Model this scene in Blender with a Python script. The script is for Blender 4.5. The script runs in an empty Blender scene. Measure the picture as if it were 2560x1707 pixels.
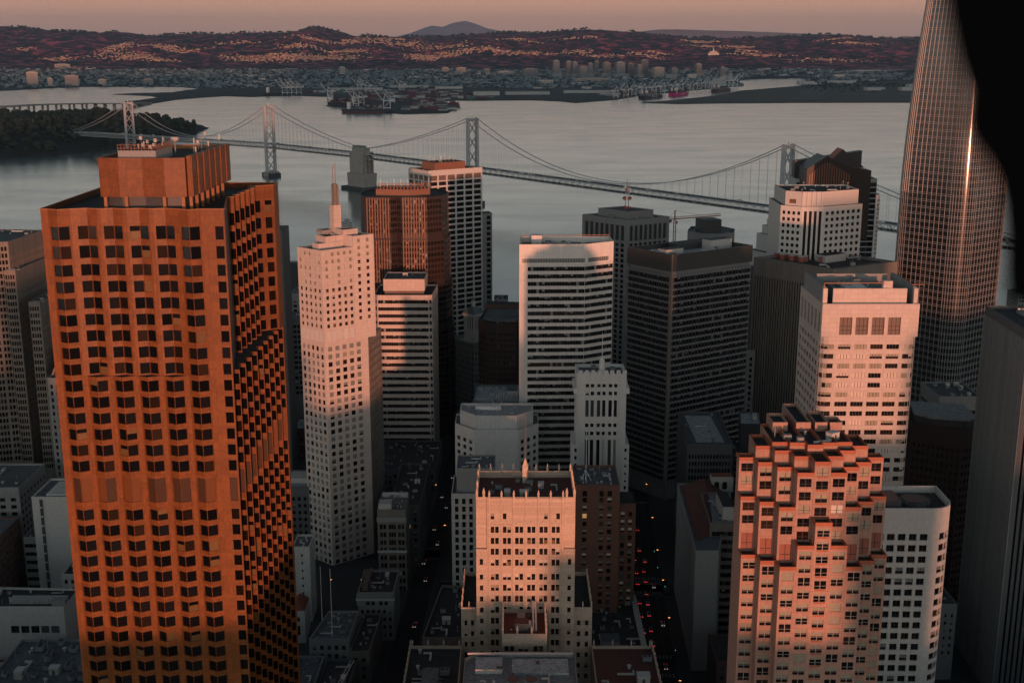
import bpy, math, random
import numpy as np
from mathutils import Vector, Matrix
rad = math.radians
R = random.Random(11)
SC = bpy.context.scene
COL = SC.collection

# ------------------------------------------------------------------ camera, sky, sun, exposure
CAM_Z, PITCH, LENS = 299.0, 13.72, 42.96
cd = bpy.data.cameras.new('camera'); cam = bpy.data.objects.new('camera', cd); COL.objects.link(cam)
cam.location = (0, 0, CAM_Z); cam.rotation_euler = (rad(90 - PITCH), 0, 0)
cd.lens = LENS; cd.sensor_width = 36; cd.clip_start = 0.05; cd.clip_end = 90000
cd.dof.use_dof = True; cd.dof.focus_distance = 700; cd.dof.aperture_fstop = 1.8
SC.camera = cam

SUN_EL = 0.30
RAY = Vector((-0.162, 1.0, -math.tan(rad(SUN_EL)) * 1.013)).normalized()      # the way the sunlight travels
w = bpy.data.worlds.new('World'); SC.world = w; w.use_nodes = True
nt = w.node_tree; nt.nodes.clear(); NW = nt.nodes.new; LK = nt.links.new
wo = NW('ShaderNodeOutputWorld'); bg = NW('ShaderNodeBackground'); bg.inputs[1].default_value = 0.1
sky = NW('ShaderNodeTexSky'); sky.sky_type = 'NISHITA'; sky.sun_disc = False
sky.sun_elevation = rad(SUN_EL); sky.sun_rotation = math.atan2(-RAY.x, -RAY.y)
sky.altitude = 300; sky.dust_density = 2.0; sky.ozone_density = 2.0
tc = NW('ShaderNodeTexCoord'); sp = NW('ShaderNodeSeparateXYZ'); LK(tc.outputs['Generated'], sp.inputs[0])
mx = NW('ShaderNodeMath'); mx.operation = 'MAXIMUM'; mx.inputs[1].default_value = 0; LK(sp.outputs[2], mx.inputs[0])
sq = NW('ShaderNodeMath'); sq.operation = 'SQRT'; LK(mx.outputs[0], sq.inputs[0])
rp = NW('ShaderNodeValToRGB'); LK(sq.outputs[0], rp.inputs[0])
STOPS = [(0, (.46, .26, .215)), (.187, (.70, .365, .245)), (.26, (.64, .49, .40)), (.36, (.67, .685, .635)), (.47, (.27, .335, .345)), (.60, (.055, .074, .083)), (1, (.006, .010, .014))]
er = rp.color_ramp.elements
for i, (p, c) in enumerate(STOPS):
    e = er[i] if i < 2 else er.new(p)
    e.position = p; e.color = (*c, 1)
for i, (p, c) in enumerate(STOPS):
    er[i].position = p; er[i].color = (*c, 1)
sc1 = NW('ShaderNodeVectorMath'); sc1.operation = 'SCALE'; sc1.inputs['Scale'].default_value = 10; LK(rp.outputs[0], sc1.inputs[0])
sc2 = NW('ShaderNodeVectorMath'); sc2.operation = 'SCALE'; sc2.inputs['Scale'].default_value = 0.8; LK(sky.outputs[0], sc2.inputs[0])
wy = NW('ShaderNodeMapRange'); wy.inputs[1].default_value = 1; wy.inputs[2].default_value = -1; wy.inputs[3].default_value = 0; wy.inputs[4].default_value = 1; LK(sp.outputs[1], wy.inputs[0])
wp = NW('ShaderNodeMath'); wp.operation = 'POWER'; wp.inputs[1].default_value = 2.5; LK(wy.outputs[0], wp.inputs[0])
wm = NW('ShaderNodeMath'); wm.operation = 'MULTIPLY_ADD'; wm.inputs[1].default_value = 22; wm.inputs[2].default_value = 10; LK(wp.outputs[0], wm.inputs[0]); LK(wm.outputs[0], sc1.inputs['Scale'])     # the sunset side is the brighter one
ad = NW('ShaderNodeVectorMath'); LK(sc1.outputs[0], ad.inputs[0]); LK(sc2.outputs[0], ad.inputs[1])
LK(ad.outputs[0], bg.inputs[0]); LK(bg.outputs[0], wo.inputs[0])

sl = bpy.data.lights.new('sun', 'SUN'); sl.energy = 3.4; sl.angle = rad(0.8); sl.color = (1.0, .37, .215)
so = bpy.data.objects.new('sun', sl); COL.objects.link(so); so.rotation_euler = RAY.to_track_quat('-Z', 'Y').to_euler(); so.location = (300, -900, 900)
vs = SC.view_settings; vs.view_transform = 'Standard'; vs.look = 'None'; vs.gamma = 1; vs.exposure = 0.0; vs.use_curve_mapping = False
cy = SC.cycles; cy.use_denoising = True; cy.volume_bounces = 0; cy.max_bounces = 5; cy.diffuse_bounces = 2; cy.glossy_bounces = 3; cy.transmission_bounces = 2
cy.sample_clamp_indirect = 4; cy.caustics_reflective = False; cy.caustics_refractive = False

# ------------------------------------------------------------------ materials
MATS = {}
def mat(name, col, rough=.8, var=.16, scale=.12, spec=.35, metal=0, streak=.5, emit=0, ecol=None, joint=None, coat=0, bump=0):
    m = bpy.data.materials.new(name); m.use_nodes = True; t = m.node_tree; b = t.nodes['Principled BSDF']; N = t.nodes.new; L = t.links.new
    b.inputs['Roughness'].default_value = rough; b.inputs['Metallic'].default_value = metal; b.inputs['Specular IOR Level'].default_value = spec
    b.inputs['Coat Weight'].default_value = coat
    if emit:
        b.inputs['Emission Color'].default_value = (*(ecol or col), 1); b.inputs['Emission Strength'].default_value = emit
    if var:
        g = N('ShaderNodeNewGeometry'); mp = N('ShaderNodeVectorMath'); mp.operation = 'MULTIPLY'
        mp.inputs[1].default_value = (scale, scale, scale * (1 - .85 * streak)); L(g.outputs['Position'], mp.inputs[0])
        n1 = N('ShaderNodeTexNoise'); n1.inputs['Detail'].default_value = 5; n1.inputs['Roughness'].default_value = .65; L(mp.outputs[0], n1.inputs['Vector'])
        mr = N('ShaderNodeMapRange'); mr.inputs[1].default_value = .28; mr.inputs[2].default_value = .72; mr.inputs[3].default_value = 1 - var; mr.inputs[4].default_value = 1 + var; L(n1.outputs[0], mr.inputs[0])
        v = mr.outputs[0]
        if joint:                                                      # thin panel joints every joint metres up the wall
            s2 = N('ShaderNodeSeparateXYZ'); L(g.outputs['Position'], s2.inputs[0])
            for axis, step in ((2, joint[1]), (0, joint[0])):
                dv = N('ShaderNodeMath'); dv.operation = 'DIVIDE'; dv.inputs[1].default_value = step; L(s2.outputs[axis], dv.inputs[0])
                fr = N('ShaderNodeMath'); fr.operation = 'FRACT'; L(dv.outputs[0], fr.inputs[0])
                gt = N('ShaderNodeMath'); gt.operation = 'GREATER_THAN'; gt.inputs[1].default_value = .09 / step; L(fr.outputs[0], gt.inputs[0])
                ma = N('ShaderNodeMapRange'); ma.inputs[3].default_value = .72; L(gt.outputs[0], ma.inputs[0])
                mu = N('ShaderNodeMath'); mu.operation = 'MULTIPLY'; L(v, mu.inputs[0]); L(ma.outputs[0], mu.inputs[1]); v = mu.outputs[0]
        if joint:
            fl = N('ShaderNodeVectorMath'); fl.operation = 'DIVIDE'; fl.inputs[1].default_value = (joint[0], joint[0], joint[1]); L(g.outputs['Position'], fl.inputs[0])
            f2 = N('ShaderNodeVectorMath'); f2.operation = 'FLOOR'; L(fl.outputs[0], f2.inputs[0]); wn = N('ShaderNodeTexWhiteNoise'); L(f2.outputs[0], wn.inputs['Vector'])
            mw = N('ShaderNodeMapRange'); mw.inputs[3].default_value = 1 - var * .55; mw.inputs[4].default_value = 1 + var * .55; L(wn.outputs[0], mw.inputs[0])
            m3 = N('ShaderNodeMath'); m3.operation = 'MULTIPLY'; L(v, m3.inputs[0]); L(mw.outputs[0], m3.inputs[1]); v = m3.outputs[0]
        oi = N('ShaderNodeObjectInfo'); om = N('ShaderNodeMapRange'); om.inputs[3].default_value = 1 - var * .5; om.inputs[4].default_value = 1 + var * .5; L(oi.outputs['Random'], om.inputs[0])
        m2 = N('ShaderNodeMath'); m2.operation = 'MULTIPLY'; L(v, m2.inputs[0]); L(om.outputs[0], m2.inputs[1])
        vm = N('ShaderNodeVectorMath'); vm.operation = 'SCALE'; vm.inputs[0].default_value = col; L(m2.outputs[0], vm.inputs['Scale'])
        L(vm.outputs[0], b.inputs['Base Color'])
        if bump:
            bp = N('ShaderNodeBump'); bp.inputs['Strength'].default_value = bump; bp.inputs['Distance'].default_value = .2; L(n1.outputs[0], bp.inputs['Height']); L(bp.outputs[0], b.inputs['Normal'])
    else:
        b.inputs['Base Color'].default_value = (*col, 1)
    MATS[name] = m
    return m

mat('granite_orange', (.185, .058, .013), .5, .28, .3, joint=(2.35, 2.3))
mat('granite_orange_trim', (.30, .12, .045), .5, .1, .3)
mat('stone_pink', (.56, .47, .41), .7, .08, .2, joint=(3.1, 2.0))
mat('stone_white', (.56, .53, .49), .7, .09, .2)
mat('panel_white', (.66, .62, .57), .6, .07, .2, joint=(1.75, 60))
mat('band_white', (.60, .56, .51), .6, .1, .2, joint=(1.75, 60))
mat('concrete_white', (.47, .445, .41), .8, .14, .2)
mat('concrete_grey', (.25, .248, .24), .85, .16, .2)
mat('concrete_dark', (.11, .11, .112), .85, .18, .2)
mat('concrete_brown', (.19, .165, .14), .85, .16, .2, joint=(3.2, 40))
mat('terracotta_cream', (.52, .41, .32), .75, .17, .35, joint=(900, 1.05))
mat('terracotta_white', (.62, .60, .56), .75, .13, .35)
mat('granite_grid', (.56, .55, .52), .75, .08, .2, joint=(1.5, 1.5))
mat('granite_pink', (.39, .225, .17), .6, .11, .3, joint=(1.55, 1.55))
mat('granite_red_trim', (.36, .11, .055), .6, .12, .3)
mat('granite_brown', (.036, .024, .020), .5, .2, .25)
mat('rose_pier', (.22, .105, .065), .45, .08, .2)
mat('spandrel_grey', (.18, .18, .178), .55, .12, .3)
mat('metal_dark', (.05, .05, .052), .45, .2, .3)
mat('metal_bronze', (.048, .046, .044), .42, .2, .22, streak=.9)
mat('metal_light', (.55, .54, .52), .45, .12, .4, metal=.3)
mat('brick_red', (.17, .085, .058), .85, .22, .5)
mat('brick_brown', (.12, .075, .06), .85, .22, .4)
mat('roof_dark', (.045, .044, .044), .9, .5, .1, streak=0)
mat('roof_grey', (.12, .126, .13), .9, .5, .12, streak=0)
mat('roof_white', (.34, .35, .35), .85, .5, .16, streak=0)
mat('roof_red', (.14, .055, .045), .9, .25, .2, streak=0)
mat('tile_red', (.22, .075, .04), .85, .3, .5, streak=0)
mat('unit_grey', (.24, .245, .24), .7, .25, .6)
mat('unit_red', (.30, .10, .075), .7, .2, .6)
mat('paint_red', (.45, .05, .03), .5, .1, 1)
mat('paint_white', (.72, .70, .67), .5, .1, 1)
mat('copper_green', (.16, .21, .19), .7, .25, .4)
mat('steel_grey', (.37, .40, .41), .55, .16, .08)
mat('steel_dark', (.045, .055, .06), .6, .2, .08)
mat('concrete_pier', (.30, .285, .26), .85, .22, .06)
mat('asphalt', (.022, .022, .024), .9, .3, .12, streak=0)
mat('pavement', (.05, .051, .052), .9, .25, .2, streak=0)
mat('marking', (.16, .16, .155), .8, .25, .6, streak=0)
mat('soil_dark', (.028, .027, .022), .95, .45, .03, streak=0)
mat('flat_ground', (.022, .032, .036), .95, .4, .01, streak=0)
mat('airfield', (.075, .070, .058), .95, .35, .006, streak=0)
mat('runway', (.10, .10, .098), .95, .2, .01, streak=0)
mat('hill_scrub', (.032, .024, .026), .95, .5, .0035, streak=0)
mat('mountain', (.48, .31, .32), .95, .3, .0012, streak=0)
mat('leaf_dark', (.030, .034, .020), .85, .5, .05, streak=0)
mat('leaf_far', (.012, .022, .023), .9, .45, .01, streak=0)
mat('bark', (.06, .05, .04), .9, .2, 1)
mat('hill_house_wall', (.46, .34, .25), .6, .5, .05, streak=0)
mat('house_wall', (.48, .42, .36), .7, .25, .02, streak=0)
mat('town_roof', (.045, .066, .072), .8, .6, .02, streak=0)
mat('town_wall', (.12, .165, .18), .7, .75, .02, streak=0)
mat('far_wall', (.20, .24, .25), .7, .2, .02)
mat('house_roof', (.10, .085, .075), .85, .3, .02, streak=0)
mat('warehouse', (.40, .41, .40), .7, .2, .01, streak=0)
mat('crane_white', (.50, .52, .52), .5, .1, .02)
mat('hull_navy', (.022, .032, .045), .5, .2, .02)
mat('hull_black', (.018, .018, .02), .5, .2, .02)
mat('hull_magenta', (.50, .02, .17), .5, .1, .02)
mat('hull_red', (.20, .03, .025), .6, .2, .02)
mat('box_rust', (.085, .035, .034), .7, .2, .05)
mat('box_teal', (.07, .13, .14), .7, .2, .05)
mat('box_grey', (.24, .24, .23), .7, .2, .05)
mat('box_pink', (.12, .025, .05), .7, .2, .05)
mat('rubber_black', (.006, .006, .006), .9, .3, 20, spec=.1)
mat('car_white', (.5, .5, .5), .3, 0, coat=.6); mat('car_dark', (.02, .022, .026), .3, 0, coat=.6); mat('car_grey', (.16, .16, .17), .3, 0, coat=.6); mat('car_red', (.20, .02, .015), .3, 0, coat=.6)
mat('tyre', (.012, .012, .012), .9, 0)
mat('lamp_red', (.4, .01, .01), .4, 0, emit=1.5, ecol=(1, .05, .04))
mat('lamp_white', (.8, .75, .65), .4, 0, emit=1.0, ecol=(1, .85, .65))
mat('lamp_amber', (.8, .4, .15), .4, 0, emit=6, ecol=(1, .36, .09))
mat('lamp_green', (.1, .6, .5), .4, 0, emit=1, ecol=(.1, .8, .65))
mat('frame_dark', (.04, .038, .036), .5, 0)
mat('frame_light', (.35, .30, .25), .5, 0)
mat('blind_beige', (.29, .26, .19), .45, .18, .7, coat=.35)
mat('blind_pale', (.60, .52, .44), .45, .15, .7, coat=.35)
mat('blind_grey', (.20, .205, .19), .35, .2, .5, coat=.5)
mat('louver_deep', (.055, .026, .012), .6, .2, .4)
mat('louver', (.15, .052, .014), .6, .12, .4)
mat('louver_red', (.27, .095, .065), .6, .12, .4)
mat('louver_brown', (.16, .11, .085), .6, .2, .4)
mat('room_warm', (.16, .085, .03), .5, .3, .8, coat=.4)
mat('room_lit', (.5, .3, .1), .5, .3, .8, emit=.35, ecol=(1, .55, .2))
def glass(name, col, rough, tilt=.0):
    m = mat(name, col, rough, 0, spec=.5); t = m.node_tree; b = t.nodes['Principled BSDF']; N = t.nodes.new; L = t.links.new
    oi = N('ShaderNodeObjectInfo'); mr = N('ShaderNodeMapRange'); mr.inputs[3].default_value = .5; mr.inputs[4].default_value = 1.7; L(oi.outputs['Random'], mr.inputs[0])
    vm = N('ShaderNodeVectorMath'); vm.operation = 'SCALE'; vm.inputs[0].default_value = col; L(mr.outputs[0], vm.inputs['Scale']); L(vm.outputs[0], b.inputs['Base Color'])
glass('glass', (.008, .008, .009), .08)
glass('glass_brown', (.020, .012, .008), .09)
glass('glass_blue', (.018, .026, .030), .06)
glass('glass_grey', (.045, .052, .055), .1)

def hill():
    m = bpy.data.materials.new('hill'); m.use_nodes = True; t = m.node_tree; b = t.nodes['Principled BSDF']; N = t.nodes.new; L = t.links.new; b.inputs['Roughness'].default_value = .95; b.inputs['Specular IOR Level'].default_value = .1
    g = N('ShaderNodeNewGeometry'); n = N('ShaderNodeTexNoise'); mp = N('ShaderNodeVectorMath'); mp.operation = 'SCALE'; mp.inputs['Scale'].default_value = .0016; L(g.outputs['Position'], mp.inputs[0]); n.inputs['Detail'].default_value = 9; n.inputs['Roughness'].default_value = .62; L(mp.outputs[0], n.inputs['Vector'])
    r = N('ShaderNodeValToRGB'); e = r.color_ramp.elements; e[0].position = .44; e[0].color = (.014, .022, .028, 1); e[1].position = .62; e[1].color = (.50, .125, .18, 1); k = e.new(.52); k.color = (.10, .036, .055, 1); L(n.outputs[0], r.inputs[0]); L(r.outputs[0], b.inputs['Base Color']); MATS['hill'] = m  # sunset glow on the slopes put into the colour as red patches
hill()
# water: dark body, rippled gloss, wind streaks that differ in roughness
def water():
    m = bpy.data.materials.new('water'); m.use_nodes = True; t = m.node_tree; b = t.nodes['Principled BSDF']; N = t.nodes.new; L = t.links.new
    b.inputs['Base Color'].default_value = (.10, .115, .115, 1); b.inputs['IOR'].default_value = 1.33; b.inputs['Specular IOR Level'].default_value = 1.0
    g = N('ShaderNodeNewGeometry')
    def nz(sx, sy, det, rgh=.6):
        mp = N('ShaderNodeVectorMath'); mp.operation = 'MULTIPLY'; mp.inputs[1].default_value = (sx, sy, 1); L(g.outputs['Position'], mp.inputs[0])
        n = N('ShaderNodeTexNoise'); n.inputs['Detail'].default_value = det; n.inputs['Roughness'].default_value = rgh; L(mp.outputs[0], n.inputs['Vector']); return n.outputs[0]
    st = nz(.0007, .0016, 5, .60)
    mr = N('ShaderNodeMapRange'); mr.inputs[1].default_value = .40; mr.inputs[2].default_value = .66; mr.inputs[3].default_value = .135; mr.inputs[4].default_value = .195; L(st, mr.inputs[0]); L(mr.outputs[0], b.inputs['Roughness'])
    bp = N('ShaderNodeBump'); bp.inputs['Strength'].default_value = .15; bp.inputs['Distance'].default_value = .5; L(nz(.035, .05, 6, .7), bp.inputs['Height']); L(bp.outputs[0], b.inputs['Normal'])
    MATS['water'] = m
water()

# ------------------------------------------------------------------ mesh builder
class MB:
    def __init__(s): s.v = []; s.f = []; s.m = []; s.names = []; s.cur = None
    def mi(s, n):
        if n not in s.names: s.names.append(n)
        return s.names.index(n)
    def face(s, pts, m):
        i = len(s.v); s.v.extend(pts); s.f.append(tuple(range(i, i + len(pts)))); s.m.append(s.mi(m))
    def box(s, x0, x1, y0, y1, z0, z1, m, ang=0, c=None, bottom=True, top=None):
        P = [(x0, y0), (x1, y0), (x1, y1), (x0, y1)]
        if ang:
            cx, cy_ = c if c else ((x0 + x1) / 2, (y0 + y1) / 2); ca, sa = math.cos(ang), math.sin(ang)
            P = [(cx + (x - cx) * ca - (y - cy_) * sa, cy_ + (x - cx) * sa + (y - cy_) * ca) for x, y in P]
        s.prism(P, z0, z1, m, top or m, bottom)
    def prism(s, P, z0, z1, m, top=None, bottom=False, P1=None):
        n = len(P); Q = P1 or P; i = len(s.v); k = s.mi(m)
        s.v.extend([(x, y, z0) for x, y in P]); s.v.extend([(x, y, z1) for x, y in Q])
        for a in range(n):
            b = (a + 1) % n; s.f.append((i + a, i + b, i + n + b, i + n + a)); s.m.append(k)
        if top is not False: s.f.append(tuple(i + n + a for a in range(n))); s.m.append(s.mi(top or m))
        if bottom: s.f.append(tuple(i + a for a in reversed(range(n)))); s.m.append(k)
    def cyl(s, x, y, r, z0, z1, m, n=10, r1=None, top=None, ph=0):
        r1 = r if r1 is None else r1
        A = [(math.cos(2 * math.pi * k / n + ph), math.sin(2 * math.pi * k / n + ph)) for k in range(n)]
        s.prism([(x + r * a, y + r * b) for a, b in A], z0, z1, m, top, True, [(x + r1 * a, y + r1 * b) for a, b in A])
    def bar(s, p, q, wd, m, ht=None):
        p = Vector(p); q = Vector(q); d = q - p
        if d.length < 1e-6: return
        d.normalize(); u = d.cross(Vector((0, 0, 1)))
        if u.length < 1e-3: u = Vector((1, 0, 0))
        u.normalize(); v = u.cross(d) * ((ht or wd) / 2); u = u * (wd / 2); i = len(s.v); k = s.mi(m)
        for o in (p, q): s.v.extend([tuple(o - u - v), tuple(o + u - v), tuple(o + u + v), tuple(o - u + v)])
        for a in range(4):
            b = (a + 1) % 4; s.f.append((i + a, i + b, i + 4 + b, i + 4 + a)); s.m.append(k)
        s.f.append((i + 3, i + 2, i + 1, i)); s.f.append((i + 4, i + 5, i + 6, i + 7)); s.m += [k, k]
    def mesh(s, name, off=(0, 0, 0), smooth=False):
        me = bpy.data.meshes.new(name); ox, oy, oz = off
        me.from_pydata([(a - ox, b - oy, c - oz) for a, b, c in s.v], [], s.f)
        for n in s.names: me.materials.append(MATS[n])
        if len(s.names) > 1: me.polygons.foreach_set('material_index', s.m)
        if smooth: me.polygons.foreach_set('use_smooth', [True] * len(s.f))
        me.update(); return me

def link(name, me, parent=None, loc=(0, 0, 0)):
    o = bpy.data.objects.new(name, me); COL.objects.link(o); o.location = loc
    if parent: o.parent = parent
    return o
def tag(o, label=None, cat=None, group=None, kind=None):
    if label: o['label'] = label
    if cat: o['category'] = cat
    if group: o['group'] = group
    if kind: o['kind'] = kind
    return o
def struct(name, mb, label=None, kind='structure', smooth=False):
    o = link(name, mb.mesh(name, smooth=smooth)); tag(o, label, None, None, kind); return o

# the size something has in the picture, in pixels of the 2560-wide photograph (to choose the largest 300 of a part)
_c, _s = math.cos(rad(PITCH)), math.sin(rad(PITCH))
def depth(x, y, z): return y * _c - (z - CAM_Z) * _s

# unit windows: x 0..1, z 0..1, facing -y
_W = {}
def wmesh(kind, nm, nh, frame):
    k = (kind, nm, nh, frame)
    if k in _W: return _W[k]
    b = MB(); G = kind[0]
    def q(x0, x1, z0, z1, y, m): b.face([(x0, y, z0), (x1, y, z0), (x1, y, z1), (x0, y, z1)], m)
    base, extra, cut = WK[kind]
    if nm >= 5 and base.startswith('glass'):
        for i in range(nm + 1):
            k_ = R.choices((base, 'glass_grey', 'glass_brown', 'glass_blue', 'blind_grey'), (12, 1.6, 1.6, 1.6, .5))[0]; x0, x1 = i / (nm + 1), (i + 1) / (nm + 1)
            if R.random() < .12: c_ = R.uniform(.4, .8); q(x0, x1, 0, c_, 0, base); q(x0, x1, c_, 1, 0, 'blind_grey')
            else: q(x0, x1, 0, 1, 0, k_)
    elif extra is None: q(0, 1, 0, 1, 0, base)
    else: q(0, 1, 0, cut, 0, base); q(0, 1, cut, 1, 0, extra)
    fw = .055 if nm < 3 else .16 / (nm + 1)
    def rb(x0, x1, z0, z1):
        y = -.07; A = [(x0, y, z0), (x1, y, z0), (x1, y, z1), (x0, y, z1)]; B = [(x, 0, z) for x, _, z in A]
        b.face(A, frame)
        for i in range(4): b.face([A[i], B[i], B[(i + 1) % 4], A[(i + 1) % 4]], frame)
    for i in range(nm): x = (i + 1) / (nm + 1); rb(x - fw / 2, x + fw / 2, 0, 1)
    for i in range(nh): z = (i + 1) / (nh + 1) * .7; rb(0, 1, z - .02, z + .02)
    _W[k] = b.mesh('window_pane'); _W[k]['mb'] = 0; _WB[k] = b
    return _W[k]
_WB = {}
WK = {'g': ('glass', None, 0), 'n': ('glass_brown', None, 0), 'u': ('glass_blue', None, 0), 'y': ('glass_grey', None, 0), 'b': ('blind_beige', None, 0), 'p': ('blind_pale', None, 0), 'r': ('blind_grey', None, 0),
      'gb': ('glass', 'blind_beige', .45), 'gb2': ('glass', 'blind_beige', .7), 'gp': ('glass', 'blind_pale', .4), 'gr': ('glass', 'blind_grey', .35), 'w': ('room_warm', None, 0), 'gw': ('glass', 'room_warm', .55), 'wg': ('room_warm', 'glass', .6), 'l': ('room_lit', None, 0),
      'v': ('louver', None, 0), 'vd': ('louver_deep', None, 0), 'vr': ('louver_red', None, 0), 'vb': ('louver_brown', None, 0), 'k': ('metal_dark', None, 0)}
def pick(**k):
    ks = list(k); ws = [k[a] for a in ks]
    return lambda *a: R.choices(ks, ws)[0]

class Thing:
    def __init__(s, name, label, cat, loc, group=None):
        s.loc = loc; s.o = link(name, None, None, loc); tag(s.o, label, cat, group); s.wins = []
    def part(s, name, mb, parent=None, label=None, kind=None, smooth=False):
        o = link(name, mb.mesh(name, s.loc, smooth), parent or s.o); tag(o, label, None, None, kind); return o
    def put(s, name, me, loc, rot=0, scale=(1, 1, 1), parent=None):
        o = link(name, me, parent or s.o, (loc[0] - s.loc[0], loc[1] - s.loc[1], loc[2] - s.loc[2])); o.rotation_euler = (0, 0, rot); o.scale = scale; return o
    def win(s, x, y, z, ang, wd, ht, kind, nm=1, nh=0, frame='frame_dark', name='window'):
        if nm >= 5: nh = -R.randrange(1, 7)                              # one of six pane patterns
        s.wins.append((x, y, z, ang, wd, ht, kind, nm, nh, frame, name))
    def finish(s, most=300, least=9.0):
        A = []
        for q in s.wins:
            x, y, z, a, wd, ht = q[:6]; d = max(1, depth(x, y, z)); n = (math.sin(a), -math.cos(a))
            f = (n[0] * -x + n[1] * -y) / math.hypot(x, y)                 # how far the pane turns to the viewpoint
            A.append((wd * max(f, 0) * 3055 / d, ht * 3055 / d))
        order = sorted(range(len(A)), key=lambda i: -A[i][0] * A[i][1]); rest = []; n = 0
        for i in order:
            if n < most and A[i][0] >= least * .8 and A[i][1] >= least * .5:
                x, y, z, a, wd, ht, kind, nm, nh, fr, nme = s.wins[i]
                o = s.put(nme, wmesh(kind, nm, nh, fr), (x, y, z), a + R.uniform(-.006, .006), (wd, 1, ht)); o.rotation_euler[0] = R.uniform(-.006, .006); n += 1
            else: rest.append(i)
        if rest:
            b = MB()
            for i in rest:
                x, y, z, a, wd, ht, kind, nm, nh, fr, nme = s.wins[i]
                wmesh(kind, nm, nh, fr); u = _WB[(kind, nm, nh, fr)]; ca, sa = math.cos(a), math.sin(a); k0 = len(b.v)
                b.v.extend([(x + p[0] * wd * ca - p[1] * sa, y + p[0] * wd * sa + p[1] * ca, z + p[2] * ht) for p in u.v])
                b.f.extend([tuple(k0 + k for k in f) for f in u.f]); b.m.extend([b.mi(u.names[k]) for k in u.m])
            s.part('window_glazing', b, kind='stuff')
        s.wins = []

def wall(t, mb, a, b, z0, z1, xs, zs, m, kf=None, dp=.35, nm=1, nh=0, frame='frame_dark', name='window', skip=None):
    """a facade from a to b (left to right seen from outside) with real openings and a recessed pane in each"""
    ax, ay = a; bx, by = b; L = math.hypot(bx - ax, by - ay); dx, dy = (bx - ax) / L, (by - ay) / L; nx, ny = dy, -dx; ang = math.atan2(dy, dx)
    P = lambda u, z, o=0: (ax + dx * u - nx * o, ay + dy * u - ny * o, z)
    def q(u0, u1, za, zb):
        if u1 - u0 > 1e-4 and zb - za > 1e-4: mb.face([P(u0, za), P(u1, za), P(u1, zb), P(u0, zb)], m)
    zs = sorted(z for z in zs if z[0] >= z0 - 1e-6 and z[1] <= z1 + 1e-6); zc = z0
    for zi, (za, zb) in enumerate(zs):
        q(0, L, zc, za); uc = 0
        for xi, (u0, u1) in enumerate(xs):
            if skip and skip(xi, zi): continue
            q(uc, u0, za, zb); uc = u1
            k = mb.mi(m)
            for A, B in (((u0, za), (u1, za)), ((u1, za), (u1, zb)), ((u1, zb), (u0, zb)), ((u0, zb), (u0, za))):
                mb.face([P(*A), P(*B), P(*B, dp), P(*A, dp)], m)
            p = P(u0, za, dp); t.win(p[0], p[1], p[2], ang, u1 - u0, zb - za, kf(xi, zi) if kf else 'g', nm, nh, frame, name)
        q(uc, L, za, zb); zc = zb
    q(0, L, zc, z1)

def cols(L, n, wf, m0=0, m1=0):
    p = (L - m0 - m1) / n
    return [(m0 + p * (i + .5 - wf / 2), m0 + p * (i + .5 + wf / 2)) for i in range(n)]
def rows(ztop, fh, n, h, zmin=-5): return [(ztop - h - i * fh, ztop - i * fh) for i in range(n) if ztop - h - i * fh > zmin]
def inset(P, d):
    n = len(P); out = []
    for i in range(n):
        p0, p1, p2 = Vector(P[i - 1]), Vector(P[i]), Vector(P[(i + 1) % n]); e1 = (p1 - p0).normalized(); e2 = (p2 - p1).normalized()
        n1 = Vector((-e1.y, e1.x)); n2 = Vector((-e2.y, e2.x)); k = n1 + n2; k = k / max(.25, k.dot(n1)) if k.length > 1e-4 else n1
        q = p1 + k * d; out.append((q.x, q.y))
    return out
def roof(mb, P, z, par=1.1, th=.45, mw='concrete_grey', mr='roof_grey'):
    Q = inset(P, th); n = len(P)
    for i in range(n):
        j = (i + 1) % n
        mb.face([(*P[i], z), (*P[j], z), (*Q[j], z), (*Q[i], z)], mw)
        mb.face([(*Q[i], z), (*Q[j], z), (*Q[j], z - par), (*Q[i], z - par)], mw)
    mb.face([(x, y, z - par) for x, y in Q], mr)
def inside(x, y, P):
    c = False; n = len(P)
    for i in range(n):
        (x1, y1), (x2, y2) = P[i], P[i - 1]
        if (y1 > y) != (y2 > y) and x < (x2 - x1) * (y - y1) / (y2 - y1) + x1: c = not c
    return c
_U = []
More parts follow.
